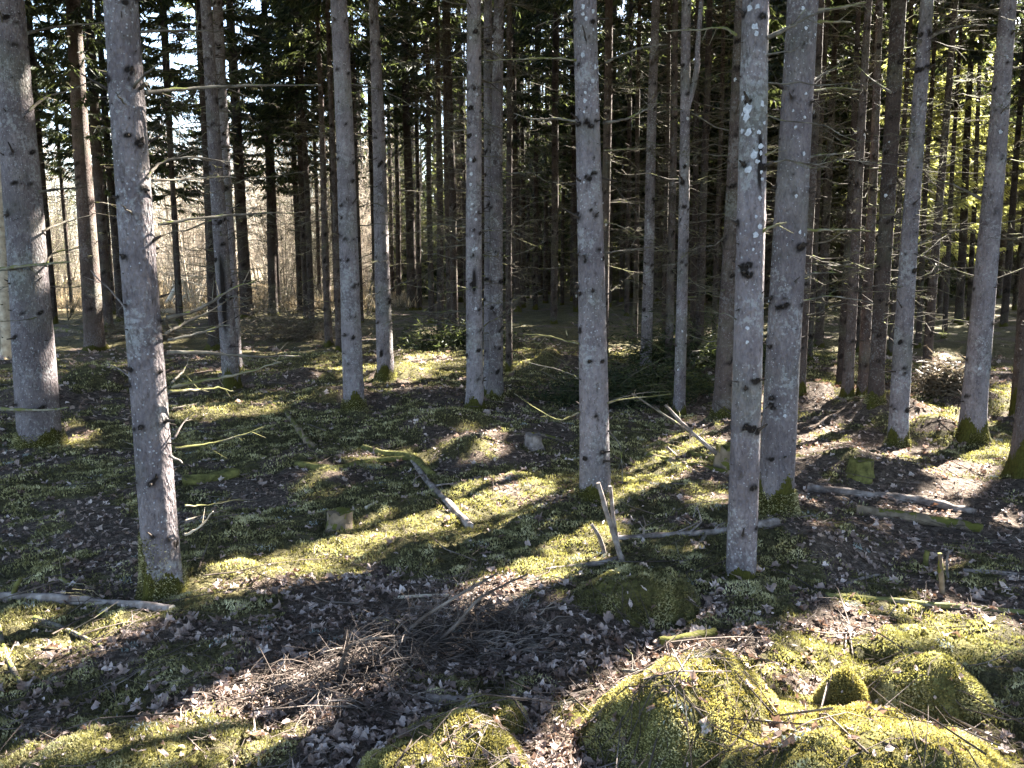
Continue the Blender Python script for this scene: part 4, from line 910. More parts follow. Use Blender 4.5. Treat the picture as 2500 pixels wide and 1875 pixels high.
# spruces with low hanging crowns before the bright thicket, and unseen trees added round the viewer for shade
LEFT = [(at_depth(px, 600, y)[0], y, cz) for (px, y, cz) in ((335, 24, 3.3), (385, 21, 3.9), (600, 27, 3.2), (660, 24, 4.0), (110, 22, 4.2), (150, 27, 3.6), (240, 26, 3.4), (520, 29, 3.0), (690, 30, 3.2), (725, 27, 3.8), (40, 25, 4.5), (455, 31, 2.8))]
SHADE_TREES = [(-4.6, .2, 7), (-3.2, -3.4, 7.5), (4.4, -.6, 7), (2.6, -4.4, 7.5), (-7.2, 3.4, 6), (6.6, 2.2, 6), (-.6, -5.8, 8), (8.6, 4.6, 6), (-6.2, -5.2, 8), (6.4, -4.2, 8), (-8.6, .4, 7), (5.6, 4.4, 7)]  # never in view, added to shade the ground from the sky
SHADE_TREES = [t for t in SHADE_TREES if not shades(t[0], t[1])]
for q, (x, y, cz) in enumerate(LEFT + SHADE_TREES):
    rng = np.random.default_rng(8000 + q); z = float(ground(np.array(x), np.array(y))); root = link('spruce_tree', None, loc=(x, y, z)); lf = q < len(LEFT)
    tag(root, 'thin spruce with dark low hanging foliage against the bright left background' if lf else 'unseen spruce added beside or behind the viewer to shade the floor', 'tree', 'low-crowned spruces before the thicket' if lf else 'unseen spruces added for shade')
    o = link('trunk', FTR[q % 5], root); o.scale = (.6, .6, 1) if lf else (1, 1, 1)
    H = rng.uniform(13, 17) if lf else rng.uniform(17, 20)
    REG.append((x, y, cz, H, root, np.array([x, y, z])))
    link('crown', crown(rng, cz, H, rng.uniform(1.3, 1.8) if lf else 3.0, 13000 if lf else 8000, None, True, (x, y, z), 'needle', .035 if lf else .14, lsc=.8 if lf else 1.0), root)
# light green young spruces in the sun; the first three have it painted in
for q, (x, y, H, R) in enumerate(LIGHT_SPR):
    rng = np.random.default_rng(600 + q); z = float(ground(np.array(x), np.array(y)))
    root = link('young_spruce', None, loc=(x, y, z))
    lab = ['nearest bright yellow-green spruce in the sun at the upper right', 'middle bright yellow-green spruce in the sun at the upper right', 'rearmost bright yellow-green spruce in the sun at the upper right'] + [None] * 10
    tag(root, lab[q] or 'light green young spruce glowing in the sun behind the dark stems', 'tree', 'sunlit young spruces')
    me, ax, rf = trunk_mesh(rng, H, .08, (H * .6, .04), (0, 0), 28, False, (), ('bark_far_shaded',), .3, 0, 0, 4); link('trunk', me, root)
    link('crown', crown(rng, .5 if q > 2 else 2.0, H, R, int((560 if q > 2 else 1500) * H), None, False, (0, 0, 0), 'needle_light' if q > 2 else 'needle_sun_painted', .09 if q > 2 else .045, dens_low=.9), root)

# ------------------------------------------------------------------ bright bare thicket behind on the left
def bare_shrub(rng, H, stems, lean, mat, spread=.5, rad=.02, tw=26):
    b = Buf()
    for s in range(stems):
        a = rng.uniform(0, 6.283); l = H * rng.uniform(.6, 1.05); sp = spread * rng.uniform(.2, 1)
        P = catmull([[0.1 * math.cos(a), .1 * math.sin(a), 0], [sp * .5 * math.cos(a) + lean * .3, sp * .5 * math.sin(a), l * .4], [sp * 1.1 * math.cos(a) + lean, sp * math.sin(a), l]], 4)
        R = np.linspace(rad, rad * .25, len(P)) * rng.uniform(.6, 1.2)
        V, Fc = prisms(P[:-1], P[1:], R[:-1], R[1:], 4); b.add(V, Fc)
        i = rng.integers(2, len(P), tw); st = P[i] + rng.normal(0, .02, (tw, 3)); d = nrm(rng.normal(0, 1, (tw, 3)) * [1, 1, .5] + [0, 0, .6]); tl = rng.uniform(.3, 1.1, tw) * H / 6
        e = st + d * tl[:, None]; V, Fc = prisms(st, e, rad * .28, rad * .1); b.add(V, Fc)
        j = rng.integers(0, tw, tw * 2); s2 = st[j] + (e[j] - st[j]) * rng.uniform(.3, 1, (tw * 2, 1)); e2 = s2 + nrm(d[j] + rng.normal(0, .6, (tw * 2, 3))) * (tl[j] * .6)[:, None]
        V, Fc = prisms(s2, e2, rad * .18, rad * .08); b.add(V, Fc)
    return b
SH = [bare_shrub(np.random.default_rng(700 + q), 6.5, 9, [-.8, .9, .3, -.2][q], 'straw', 1.7, .026, 40).mesh('stems', [M['straw' if q % 2 else 'dead']]) for q in range(4)]
rngS = np.random.default_rng(12); shl = 0
SHR = []
while len(SHR) < 84:
    y = rngS.uniform(27, 62); x = y * rngS.uniform(-.70, -.17 if y > 30 else -.26)
    if any((x - a) ** 2 + (y - b_) ** 2 < 1.8 for a, b_ in SHR): continue
    SHR.append((x, y)); o = link('bare_shrub', SH[len(SHR) % 4], loc=(x, y, float(ground(np.array(x), np.array(y)))))
    s = rngS.uniform(.7, 1.35) * (1 + max(0, y - 42) * .035); o.scale = (s, s, s); o.rotation_euler = (0, 0, rngS.uniform(0, 6.28))
    tag(o, 'leafless pale bush glowing in the sun in the thicket behind the left trunks', 'bush', 'bare bushes in the sunny thicket')
SD = [bare_shrub(np.random.default_rng(730 + q), 2.4, 8, 0, 'dead', 1.3, .016, 34).mesh('stems', [M['dead']]) for q in range(3)]
for q in range(26):
    y = rngS.uniform(19, 29); x = y * rngS.uniform(-.68, -.10)
    if not ok(x, y, .6): continue
    o = link('bare_shrub', SD[q % 3], loc=(x, y, float(ground(np.array(x), np.array(y))))); s = rngS.uniform(.35, .9); o.scale = (s * 1.4, s * 1.4, s); o.rotation_euler = (rngS.uniform(-.5, .5), rngS.uniform(-.5, .5), rngS.uniform(0, 6.28))
    tag(o, 'low dark tangle of bare twigs in the shade before the sunny thicket', 'bush', 'low bare bushes at the foot of the thicket')
b = Buf(); rng = np.random.default_rng(31); N = 60000; y = rng.uniform(26, 62, N); x = y * rng.uniform(-.75, -.12, N)
V, Fc = sprigs(rng, np.stack([x, y, ground(x, y) + .2], -1), np.tile([[0, 0, 1.]], (N, 1)), .34, .04, .45); b.add(V, Fc, 0, rnd=np.repeat(rng.random(N), 4))
tag(link('dry_grass', b.mesh('dry_grass', [M['drygrass']], False)), 'tall dry straw grass in the sunlit clearing', 'grass', kind='stuff')

# ------------------------------------------------------------------ things lying on the floor
def gpt(px, py, lift=0.0): p = hit(px, py); p[2] += lift; return p
def log(name, pts, r0, r1, mat, label, cat, lifts=None, twigs=0, seed=0, k=12, endmat=None, rough=.17, group=None, tlen=.25):
    rng = np.random.default_rng(seed + 900); P = []
    for j, (px, py) in enumerate(pts):
        l = (lifts[j] if lifts else 0)
        if l > .02:                                       # raised points: same distance as the neighbour on the ground, higher up
            yb = P[-1][1] if P else hit(*pts[1])[1]
            q = at_depth(px, py, yb + (.0)); P.append(q)
        else: P.append(gpt(px, py, (r0 if j == 0 else r1) * .6))
    o0 = np.mean(P, 0); o0[2] = min(p[2] for p in P); P = catmull(np.array(P) - o0, 6); n = len(P)
    P[1:-1] += rng.normal(0, r0 * .07, P[1:-1].shape)
    b = Buf(); tube(b, P, np.linspace(r0, r1, n), k, 0, rng, rough, True, 1)
    if twigs:
        j = rng.integers(1, n - 1, twigs); t = nrm(P[j + 1] - P[j - 1]); d = nrm(t * .6 + rng.normal(0, .8, (twigs, 3)) + [0, 0, .25]); l = rng.uniform(.3, 1, twigs) * tlen
        mid = P[j] + d * (l * .5)[:, None]; e = mid + nrm(d + rng.normal(0, .35, (twigs, 3))) * (l * .5)[:, None]
        V, Fc = prisms(P[j], mid, r1 * .42, r1 * .3, 4); b.add(V, Fc, 0); V, Fc = prisms(mid, e, r1 * .3, r1 * .12, 4); b.add(V, Fc, 0)
        q = rng.integers(0, twigs, twigs * 2); s2 = P[j][q] + (e[q] - P[j][q]) * rng.uniform(.3, .95, (twigs * 2, 1)); e2 = s2 + nrm(d[q] + rng.normal(0, .7, (twigs * 2, 3))) * (l[q] * .4)[:, None]
        V, Fc = prisms(s2, e2, r1 * .2, r1 * .08, 3); b.add(V, Fc, 0)
    o = link(name, b.mesh(name, [M[mat], M[endmat or mat]]), loc=tuple(o0)); tag(o, label, cat, group); return o
log('fallen_log', [(-20,1296),(120,1302),(250,1310),(372,1322)], .027, .021, 'wood', 'smooth grey fallen log lying at the foot of the nearest left trunk', 'log', endmat='cut', seed=1)
log('fallen_branch', [(128,1248),(165,1268),(215,1290),(250,1325),(265,1350)], .010, .007, 'dead_mossy', 'thin arched branch crossing over the grey log on the left', 'branch', lifts=[.1,.1,.1,0,0], twigs=5, seed=2)
log('fallen_branch', [(75,1340),(140,1362),(220,1400)], .012, .008, 'dead', 'crooked thin stick in front of the grey log on the left', 'branch', twigs=4, seed=3)
log('fallen_branch', [(-10,1330),(10,1410),(45,1480)], .012, .009, 'dead', 'lichen-spotted stick at the left edge below the grey log', 'branch', twigs=3, seed=4)
log('fallen_log', [(590,1502),(640,1480),(690,1456),(740,1436)], .028, .020, 'wood', 'short pale log end running under the brushwood heap', 'log', seed=5, twigs=3)
log('fallen_branch', [(640,1008),(720,1015),(800,1000),(885,992)], .028, .022, 'moss_log', 'moss-wrapped branch lying left of the forked mossy one', 'branch', seed=6)
log('fallen_branch', [(785,972),(830,985),(885,992),(932,1032)], .030, .034, 'moss_log', 'thick sunlit moss-coated branch bent over the ground left of centre', 'branch', seed=7)
log('fallen_branch', [(885,990),(920,1040),(965,1090),(1015,1145)], .018, .026, 'wood', 'bare split branch slanting down towards the viewer from the mossy one', 'branch', seed=8, twigs=4)
log('fallen_branch', [(1580,1012),(1530,965),(1480,920),(1437,875)], .018, .010, 'wood', 'bare grey branch rising to the left in front of the slim pale trunk', 'branch', lifts=[0,.1,.1,.1], seed=9, twigs=3)
log('fallen_branch', [(1560,985),(1470,920),(1410,880),(1365,850)], .012, .007, 'dead', 'thin crooked branch behind the rising grey one', 'branch', lifts=[0,.1,.1,.1], seed=10, twigs=5)
log('fallen_branch', [(1395,985),(1450,1000),(1580,1028)], .020, .024, 'wood_moss', 'lower mossy branch of two lying side by side left of the slim pale trunk', 'branch', seed=11)
log('fallen_branch', [(1420,958),(1500,985),(1578,1002)], .020, .022, 'moss_log', 'upper mossy branch of two lying side by side left of the slim pale trunk', 'branch', seed=12)
log('fallen_branch', [(1440,965),(1460,985),(1500,1020)], .012, .008, 'wood', 'short bare stick across the two mossy branches', 'branch', lifts=[.1,0,0], seed=13)
log('fallen_log', [(1330,1166),(1420,1162),(1500,1158),(1580,1148)], .015, .018, 'wood', 'flaking pale log lying behind the slim pale trunk on its left', 'log', seed=14, twigs=5)
log('fallen_log', [(1636,1142),(1660,1138),(1684,1134)], .028, .028, 'wood', 'cut log end with a pale face at the foot of the stout spruce', 'log', endmat='cut', seed=15)
log('rotten_log', [(1745,1060),(1860,1072),(1980,1085),(2105,1112)], .030, .024, 'wood', 'long cracked rotten log on the leaf litter at the right', 'log', seed=16, rough=.25)
log('rotten_log', [(1850,1110),(1960,1125),(2060,1138),(2120,1150)], .036, .03, 'wood_moss', 'dark mossy log lying in front of the cracked rotten one', 'log', seed=17, rough=.15)
log('fallen_pole', [(1785,1292),(1900,1300),(2050,1315),(2230,1330)], .017, .013, 'dead_mossy', 'thin straight pole with moss along its middle, lying at the lower right', 'pole', seed=18)
log('fallen_branch', [(1180,1234),(1240,1228),(1300,1220),(1345,1208)], .010, .016, 'wood', 'curved stick ending at the foot of the split dead sapling', 'branch', seed=19)
log('fallen_branch', [(595,868),(625,905),(650,940),(672,968)], .02, .035, 'wood_moss', 'mossy branch slanting down behind the bare side branches', 'branch', seed=20, twigs=3)
log('fallen_log', [(395,1048),(440,1042),(515,1030)], .045, .04, 'moss_log', 'short dark log wrapped in moss just right of the nearest left trunk', 'log', seed=21)
log('fallen_branch', [(850,1294),(900,1291),(970,1289)], .009, .007, 'cut', 'thin whitish stick with a curled leaf on it above the brushwood heap', 'branch', seed=22)
log('fallen_branch', [(1830,1264),(1865,1252),(1900,1245)], .010, .007, 'wood', 'short curved stick on the dark moss right of the slim pale trunk', 'branch', seed=23)
log('fallen_branch', [(2080,1236),(2130,1238),(2195,1246)], .012, .011, 'wood', 'pale straight stick beside the broken sapling stubs', 'branch', seed=24)
log('fallen_branch', [(790,1100),(815,1086)], .011, .008, 'cut', 'bright chip of wood right of the mossy stump', 'branch', seed=25)
log('fallen_branch', [(1110,942),(1160,940),(1215,955)], .012, .016, 'wood_moss', 'mossy stick behind the small stump', 'branch', seed=26)
log('fallen_branch', [(1530,1148),(1500,1190),(1465,1240)], .010, .006, 'dead', 'bare twig leaning down behind the dark cushion boulder', 'branch', seed=27, twigs=4)
log('fallen_branch', [(1440,1460),(1340,1452),(1300,1440)], .008, .006, 'dead', 'thin stick lying behind the broad lit boulder', 'branch', seed=28, twigs=3)
log('fallen_log', [(1425,1398),(1480,1388),(1545,1372)], .028, .02, 'wood_moss', 'rotting mossy wood piece in front of the dark cushion boulder', 'log', seed=29)
log('fallen_branch', [(1010,1545),(1060,1565),(1100,1590)], .006, .004, 'dead', 'twig resting on the little brownish mossy stone', 'branch', seed=30)
log('fallen_branch', [(1170,1530),(1220,1525),(1280,1505)], .010, .006, 'dead', 'stick lying between the little mossy stone and the broad lit boulder', 'branch', seed=31, twigs=2)
log('fallen_branch', [(920,1516),(960,1516),(1005,1518)], .016, .014, 'wood', 'short whitish log piece at the lower edge of the brushwood heap', 'branch', seed=32)
log('fallen_branch', [(100,712),(200,722),(330,712)], .06, .05, 'wood_moss', 'long dark log in the shade behind the left trunks', 'log', seed=33)
for q, (pts, lab) in enumerate([
   ([(872,1402),(950,1372),(1050,1352),(1180,1345)], 'thickest dark branch in the middle of the brushwood heap'),
   ([(860,1385),(920,1330),(1010,1275),(1075,1238)], 'dark branch rising to the upper right from the brushwood heap'),
   ([(735,1478),(742,1420),(775,1385),(880,1372)], 'curved branch arching over the left part of the brushwood heap'),
   ([(930,1400),(985,1350),(1040,1290),(1140,1240)], 'branch with stubby twigs standing up behind the brushwood heap'),
   ([(1000,1380),(1100,1390),(1230,1372)], 'straight dark branch on the right side of the brushwood heap'),
   ([(690,1440),(800,1455),(960,1440),(1120,1400)], 'long thin branch crossing low through the brushwood heap'),
   ([(760,1350),(850,1345),(960,1310)], 'thin branch on the upper left of the brushwood heap'),
   ([(800,1500),(870,1470),(930,1430)], 'short branch at the lower left of the brushwood heap')]):
    log('brushwood_branch', pts, .009, .004, 'litter', lab, 'branch', lifts=[0, .1, .1, .1] if q in (1, 3) else ([0, .1, .1, 0] if q == 2 else None), twigs=20, seed=50 + q, k=7, group='branches of the brushwood heap', tlen=.26)
def brush():
    rng = np.random.default_rng(5); b = Buf(); N = 900
    c = [(930, 1400, 190, 45), (780, 1450, 110, 45), (1080, 1370, 110, 40), (640, 1500, 120, 40)]
    for i in range(N):
        cx, cy, rx, ry = c[rng.integers(0, 4) if rng.random() < .75 else 0]; p = hit(cx + rng.normal(0, .5) * rx, cy + rng.normal(0, .55) * ry)
        a = rng.uniform(0, 6.283); L = rng.uniform(.05, .26); h = rng.uniform(0, .07); cur = rng.normal(0, 1.2); el = rng.normal(.08, .3)
        P = [p + np.array([0, 0, h])]
        for s in range(4): P.append(P[-1] + np.array([math.cos(a + cur * s / 4) * math.cos(el), math.sin(a + cur * s / 4) * math.cos(el), math.sin(el) - .15 * s]) * L / 4)
        P = np.array(P); g, _ = surf(P[:, 0], P[:, 1]); P[:, 2] = np.maximum(P[:, 2], g + .004); r = rng.uniform(.0013, .0042)
        V, Fc = prisms(P[:-1], P[1:], r * np.array([1, .85, .7, .5]), r * np.array([.85, .7, .5, .3]), 4); b.add(V, Fc)
    tag(link('brushwood', b.mesh('brushwood', [M['litter']])), 'tangle of thin dead twigs heaped in the shade', 'twigs', kind='stuff')
brush()

# stumps and broken saplings
def stump(px, py, rad, h, mat, label, top='wood', seed=0):
    rng = np.random.default_rng(seed); p = hit(px, py); b = Buf(); k = 22; zs = np.concatenate([np.linspace(-.08, h, 12)]); th = np.arange(k) * 6.2832 / k
    Z, T = np.meshgrid(zs, th, indexing='ij'); ph = rng.uniform(0, 6)
    r = rad * (1 + .5 * np.exp(-np.clip(Z, 0, 9) / (h * .35)) * (.6 + .5 * np.cos(4 * T + ph))) * (1 + .22 * (fbm(T * 3.5, Z * 6, 3, seed) - .5) * 2 + .05 * rng.normal(0, 1, (1, k)))
    top_z = h * (1 + .13 * rng.normal(0, 1, k)); Z = np.minimum(Z, top_z[None])
    V = np.stack([r * np.cos(T), r * np.sin(T), Z], -1); i = np.arange(11)[:, None] * k; j = np.arange(k)[None]
    b.add(V, np.stack([i + j, i + (j + 1) % k, i + k + (j + 1) % k, i + k + j], -1), 0)
    c = np.vstack([V[-1], [[0, 0, h * .93]]]); b.add(c, np.array([[q, (q + 1) % k, k] for q in range(k)]), 1)
    o = link('tree_stump', b.mesh('tree_stump', [M[mat], M[top]]), loc=tuple(p)); tag(o, label, 'stump', 'old tree stumps'); return o
stump(735, 1140, .07, .11, 'wood_moss', 'mossy old stump right of the sunlit strip at the left centre', 'wood_moss', 1)
stump(1152, 968, .07, .13, 'wood', 'small ragged brown stump beside the yellow mossy mound', 'wood', 2)
stump(1566, 1012, .075, .20, 'wood_moss', 'stump with a mossy top just left of the slim pale trunk', 'moss_log', 3)
stump(1858, 1030, .08, .13, 'moss_log', 'dark rotten stump between the stout pale spruce and the leaning grey one', 'wood_moss', 4)
def stakes(name, specs, label, cat):
    base = hit(*specs[0][0]); root = link(name, None, loc=tuple(base)); tag(root, label, cat)
    for q, (p0, p1, r0, r1, mat) in enumerate(specs):
        rng = np.random.default_rng(q + 40); A = hit(*p0); B_ = at_depth(p1[0], p1[1], A[1] - .03); P = catmull([A - base - [0, 0, .05], (A + B_) / 2 - base + rng.normal(0, .008, 3), B_ - base], 6)
        b = Buf(); tube(b, P, np.linspace(r0, r1, len(P)), 8, 0, rng, .18); link('stem', b.mesh('stem', [M[mat]]), root)
stakes('dead_sapling', [((1350,1212),(1292,1043),.016,.011,'wood'), ((1343,1208),(1318,1050),.013,.009,'wood'), ((1312,1198),(1278,1133),.013,.010,'wood')], 'split bare sapling stub with two grey prongs in front of the middle foreground spruce', 'dead sapling')
stakes('sapling_stub', [((2040,1290),(2030,1195),.015,.010,'wood_moss'), ((2050,1245),(2050,1188),.007,.005,'wood')], 'thin broken sapling stub with two tips on the lower right', 'dead sapling')
stakes('sapling_stub', [((2000,1222),(2003,1190),.015,.013,'moss_log')], 'short rounded mossy stub left of the two-tipped one', 'dead sapling')
stakes('sapling_stub', [((30,1290),(45,1250),.02,.008,'moss_log')], 'mossy splinter standing on the left end of the grey log', 'dead sapling')

# pale fallen birches in the sun behind, dark boughs, dry brush
for q, (a, c, e, r, lab) in enumerate([((352,668),(395,605),(450,598),.10,'upper arched pale fallen birch stem behind the left trunks'), ((350,690),(400,640),(452,612),.08,'middle pale fallen birch stem behind the left trunks'), ((360,700),(420,668),(470,650),.10,'lower pale fallen birch stem behind the left trunks')]):
    y = 27.0; P = np.array([at_depth(*a, y), at_depth(*c, y + .3), at_depth(*e, y + .8)]); P[0][2] = max(.05, P[0][2] - .3); o0 = P[0].copy(); b = Buf(); rng = np.random.default_rng(q)
    Q = catmull(P - o0, 8); tube(b, Q, np.linspace(r, r * .5, len(Q)), 9, 0, rng, .1)
    for s in range(5):
        j = rng.integers(3, len(Q) - 2); V, Fc = prisms(Q[j], Q[j] + nrm(rng.normal(0, 1, 3) + [0, 0, -.6]) * rng.uniform(.5, 1.2), r * .3, r * .1, 4); b.add(V, Fc)
    CAPS.append((o0[0], o0[1], 0, 3, 1.5, .95)); tag(link('fallen_birch', b.mesh('fallen_birch', [M['birch']]), loc=tuple(o0)), lab, 'log')
def bough(px, py, size, h, mat, name, label, cat, n, seed, wood=True):
    rng = np.random.default_rng(seed); p = hit(px, py); b = Buf(); nb = 26
    az = rng.uniform(0, 6.283, nb); base = rng.normal(0, .18, (nb, 3)) * [size, size * .6, 0]; base[:, 2] = rng.uniform(0, h * .6, nb)
    for V, Fc in branch_arrays(rng, base, az, rng.uniform(-.1, .6, nb), rng.uniform(.4, 1, nb) * size, np.full(nb, .010), 12, 4): b.add(V, Fc, 1)
    if n:
        n *= 4; P = rng.normal(0, .36, (n, 3)) * [size, size * .6, 0]; P[:, 2] = np.abs(rng.normal(0, .5, n)) * h
        d = nrm(rng.normal(0, 1, (n, 3)) * [1, 1, .45]); wv = nrm(np.cross(d, rng.normal(0, 1, (n, 3)))); l = rng.uniform(.05, .17, n)
        m = P + d * (l * .4)[:, None]; V = np.stack([P, m + wv * .009, P + d * l[:, None], m - wv * .009], 1); b.add(V, np.arange(4 * n).reshape(n, 4), 0, rnd=np.repeat(rng.random(n), 4))
    o = link(name, b.mesh(name, [M[mat], M['dead_far']], False), loc=tuple(p)); tag(o, label, cat); return o
bough(1400, 850, 1.0, .25, 'needle', 'fallen_bough', 'dark green spruce boughs lying in deep shade right of the middle foreground spruce', 'bough', 2600, 1)
bough(985, 750, 1.5, .4, 'needle', 'fallen_bough', 'dark spruce boughs heaped behind the lichen-dotted spruce on its left', 'bough', 1300, 2)
bough(640, 735, 1.9, .8, 'needle_dry', 'dry_brush', 'heap of brown dry brush behind the ends of the bare side branches', 'brush', 900, 3)
bough(2040, 850, .4, .3, 'needle_dry', 'dry_brush', 'dry brown brush with a reddish stub in the sun on the right', 'brush', 700, 4)
bough(1330, 870, 1.1, .3, 'needle', 'fallen_bough', 'low dark boughs just behind the middle foreground spruce', 'bough', 1200, 5)
bough(1520, 780, 1.8, .5, 'needle', 'fallen_bough', 'shaded spruce brush behind the forked stem', 'bough', 2000, 6)
bough(300, 735, 1.6, .5, 'needle_dry', 'dry_brush', 'grey-brown brush in the shade left of the nearest left trunk', 'brush', 500, 7)
# low green young spruces closing the view between the far stems
rngU = np.random.default_rng(55); US = []
for q in range(4): US.append(crown(np.random.default_rng(640 + q), .25, 6.0, 1.5, 3600, None, False, (0, 0, 0), 'needle' if q % 2 else 'needle_light', .10, dens_low=.9))
cnt = 0
while cnt < 34:
    y = rngU.uniform(33, 60); x = y * rngU.uniform(-.13, .72)
    if not ok(x, y, 1.5): continue
    tree_xy.append((x, y)); cnt += 1; z = float(ground(np.array(x), np.array(y))); root = link('young_spruce', None, loc=(x, y, z))
    s = rngU.uniform(.5, 1.25); root.scale = (s, s, s); root.rotation_euler = (0, 0, rngU.uniform(0, 6.28)); link('crown', US[rngU.integers(0, 4)], root)
    tag(root, 'low bushy young spruce filling the gaps between the far dark stems', 'tree', 'young spruces under the far stand')

def far_wood():
    rng = np.random.default_rng(91); b = Buf(); N = 190; y = rng.uniform(60, 84, N); x = y * rng.uniform(-.22, .85, N); H = rng.uniform(6, 17, N)
    for i in range(N):
        n = 620; t = rng.random(n) ** .8; rad = (1 - t) * rng.uniform(1.6, 2.6) * rng.random(n) ** .5; a = rng.uniform(0, 6.283, n); cx, cy, h = x[i], y[i], H[i]
        P = np.stack([cx + np.cos(a) * rad, cy + np.sin(a) * rad, .2 + t * h], -1); d = nrm(np.stack([np.cos(a), np.sin(a), -rng.uniform(.2, 1.4, n)], -1)); wv = nrm(np.cross(d, rng.normal(0, 1, (n, 3)))); l = rng.uniform(.4, .9, n)
        m = P + d * (l * .4)[:, None]; V = np.stack([P, m + wv * .11, P + d * l[:, None], m - wv * .11], 1); b.add(V, np.arange(4 * n).reshape(n, 4), 0, rnd=np.repeat(rng.random(n), 4))
    n = 760; y = rng.uniform(46, 84, n); x = y * rng.uniform(-.2, .85, n); A = np.stack([x, y, 0 * x - .2], -1); B_ = A + np.stack([rng.normal(0, .3, n), 0 * x, rng.uniform(12, 18, n)], -1)
    V, Fc = prisms(A, B_, rng.uniform(.06, .12, n), .04, 6); b.add(V, Fc, 1)
    tag(link('forest', b.mesh('forest', [M['needle'], M['bark_far_shaded']], False)), 'far green spruce wood closing the view', 'forest', kind='stuff')
far_wood()

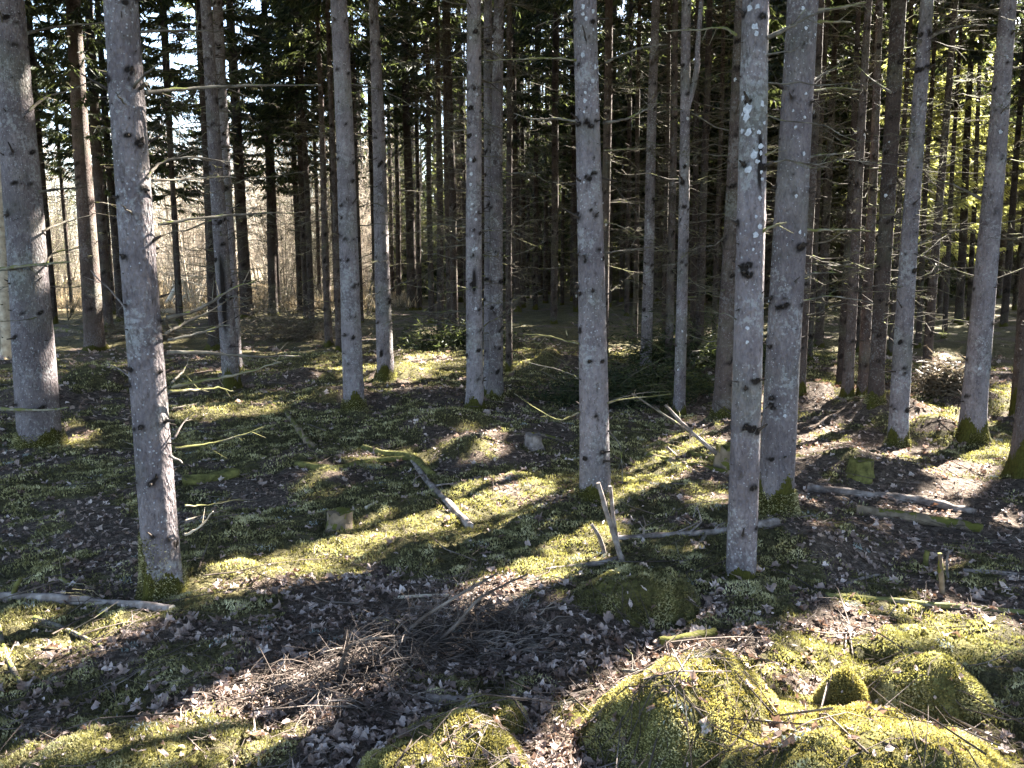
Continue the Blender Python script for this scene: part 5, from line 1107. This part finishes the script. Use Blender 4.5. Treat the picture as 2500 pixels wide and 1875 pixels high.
# ------------------------------------------------------------------ gaps and closed parts of the canopy
def canopy_gaps():
    """thin the twigs of the crowns where the sun comes through and add unseen boughs that block it elsewhere"""
    rng = np.random.default_rng(17); S = Vector(SUN); bpy.context.view_layer.update(); dg = bpy.context.evaluated_depsgraph_get()
    def samples(step, y0, y1):
        out = []
        for py in np.arange(y0, y1, step * .7):
            for px in np.arange(-30, 2250, step): out.append((px + rng.uniform(-.5, .5) * step, py + rng.uniform(-.5, .5) * step))
        return np.array(out)
    def ground_pts(pts):
        r = np.stack([(pts[:, 0] * K - 1250) / F, CP + (937.5 - pts[:, 1] * K) / F * SP, -SP + (937.5 - pts[:, 1] * K) / F * CP], -1)
        t = CAMZ / -np.minimum(r[:, 2], -.02); t = np.minimum(t, 60)
        for _ in range(12): t = t + .7 * ((CAMZ + r[:, 2] * t - gz(r[:, 0] * t, r[:, 1] * t)) / -r[:, 2]) * .9
        return np.stack([r[:, 0] * t, r[:, 1] * t, gz(r[:, 0] * t, r[:, 1] * t)], -1)
    P = ground_pts(samples(10, 660, 1700)); v = lit_ground(P[:, 0], P[:, 1], P[:, 2]); want = v > .25 + .5 * vn(P[:, 0] * 7, P[:, 1] * 7, 3)
    tg = [p for p in P[want]]
    for ti, z0, z1, st in ((0, .6, 3.4, .55), (1, .0, 2.8, .5)):
        T_ = TREES[ti]
        for q in range(200):
            z = rng.uniform(z0, z1); a = rng.uniform(-.4, .9); ax = T_['axis'](z); r = float(T_['radf'](z)) + .03
            if vn(np.array(z * 2.2), np.array(0.), 77 + ti) < st: tg.append(T_['P0'] + np.array([ax[0] + r * math.cos(a), ax[1] + r * math.sin(a), z]))
    far_t = []
    for (x, y, zt, R) in LIGHT_SPR[:3]:
        for q in range(500): far_t.append(np.array([x + rng.uniform(-1, 1) * R * .8, y, rng.uniform(2.5, min(zt, 10))]))
    def thin_out():
        bpy.context.view_layer.update(); dg = bpy.context.evaluated_depsgraph_get()
        kill = {}; objs = set()
        for p, st in [(p, .10) for p in tg] + [(p, 2.6) for p in far_t]:
            o = Vector(p) + S * st; hits = []; good = True
            for _ in range(40):
                k, loc, n, i, ob, m = sc.ray_cast(dg, o, S)
                if not k: break
                nm = ob.name.split('.')[0]
                if nm in ('crown', 'shade_boughs') or nm == 'dead_twigs' and ob.data.users == 1: hits.append((ob.name, i))
                elif nm == 'dead_branch' and ob.data.users > 1: hits.append((ob.name, -1))
                elif nm in ('trunk', 'fork_stem', 'ground', 'mossy_boulder'): good = False; break
                o = loc + S * .002
            if good:
                for a, i in hits:
                    if i < 0: objs.add(a)
                    else: kill.setdefault(a, set()).add(i)
        for a, fs in kill.items():
            me = bpy.data.objects[a].data
            if me.users > 1: continue
            co = np.empty(len(me.vertices) * 3, np.float32); me.vertices.foreach_get('co', co); co = co.reshape(-1, 3)
            for i in fs:
                vs = list(me.polygons[i].vertices)
                if a.startswith('dead'): b0 = (vs[0] // 6) * 6; vs = list(range(b0, b0 + 6))
                co[vs] = co[vs[0]]
            me.vertices.foreach_set('co', co.ravel()); me.update()
        for a in objs: bpy.data.objects.remove(bpy.data.objects[a])
    bpy.context.view_layer.update(); dg = bpy.context.evaluated_depsgraph_get()
    P = ground_pts(samples(13, 760, 1700)); v = lit_ground(P[:, 0], P[:, 1], P[:, 2]); P = P[(v < .12) & ((P[:, 1] < 14) | ((P[:, 1] < 34) & (P[:, 0] > -.12 * P[:, 1]) & (vn(P[:, 0] * .8, P[:, 1] * .8, 5) < .8)))]
    add = {}; te = math.tan(SUN_EL); dx, dy = math.sin(SUN_AZ), math.cos(SUN_AZ)
    rx = np.array([t[0] for t in REG]); ry = np.array([t[1] for t in REG]); rc = np.array([t[2] for t in REG]); rh = np.array([t[3] for t in REG])
    for p in P:
        if rng.random() < .05 or sc.ray_cast(dg, Vector(p) + S * .10, S)[0]: continue
        al = (rx - p[0]) * dx + (ry - p[1]) * dy; pe = np.abs((rx - p[0]) * dy - (ry - p[1]) * dx); zz = p[2] + al * te; qx = p[0] + al * dx; qy = p[1] + al * dy
        hid = (zz > CAMZ + .335 * np.hypot(qx, qy) + .5) | (np.abs(qx / np.maximum(qy, .1)) > .72) | (qy < 0)
        c = (al > 2) & (pe < 2.9) & (zz > np.minimum(rc, 4.0)) & (zz < rh - 1) & hid
        if not c.any(): continue
        k = int(np.argmin(np.where(c, pe, 99))); C = np.array([qx[k], qy[k], zz[k]]) + rng.normal(0, .02, 3)
        add.setdefault(k, []).append((C, max(.07, .011 * p[1])))
    for k, L in add.items():
        root, o0 = REG[k][4], REG[k][5]; C = np.array([l[0] for l in L]) - o0; h = np.array([l[1] for l in L]); n = len(C); b = Buf()
        for _ in range(2):
            d = nrm(rng.normal(0, 1, (n, 3))); d = nrm(d - SUN * (d @ SUN)[:, None] + rng.normal(0, .25, (n, 3))); wv = nrm(np.cross(d, SUN + rng.normal(0, .25, (n, 3))))
            V = np.stack([C - d * h[:, None] * 1.7, C + wv * h[:, None] * .75, C + d * h[:, None] * 1.7, C - wv * h[:, None] * .75], 1); b.add(V, np.arange(4 * n).reshape(n, 4), 0, rnd=np.repeat(rng.random(n), 4))
        link('shade_boughs', b.mesh('shade_boughs', [M['needle']], False), root)  # unseen foliage added across sun leaks to keep the floor dark
    thin_out()
canopy_gaps()
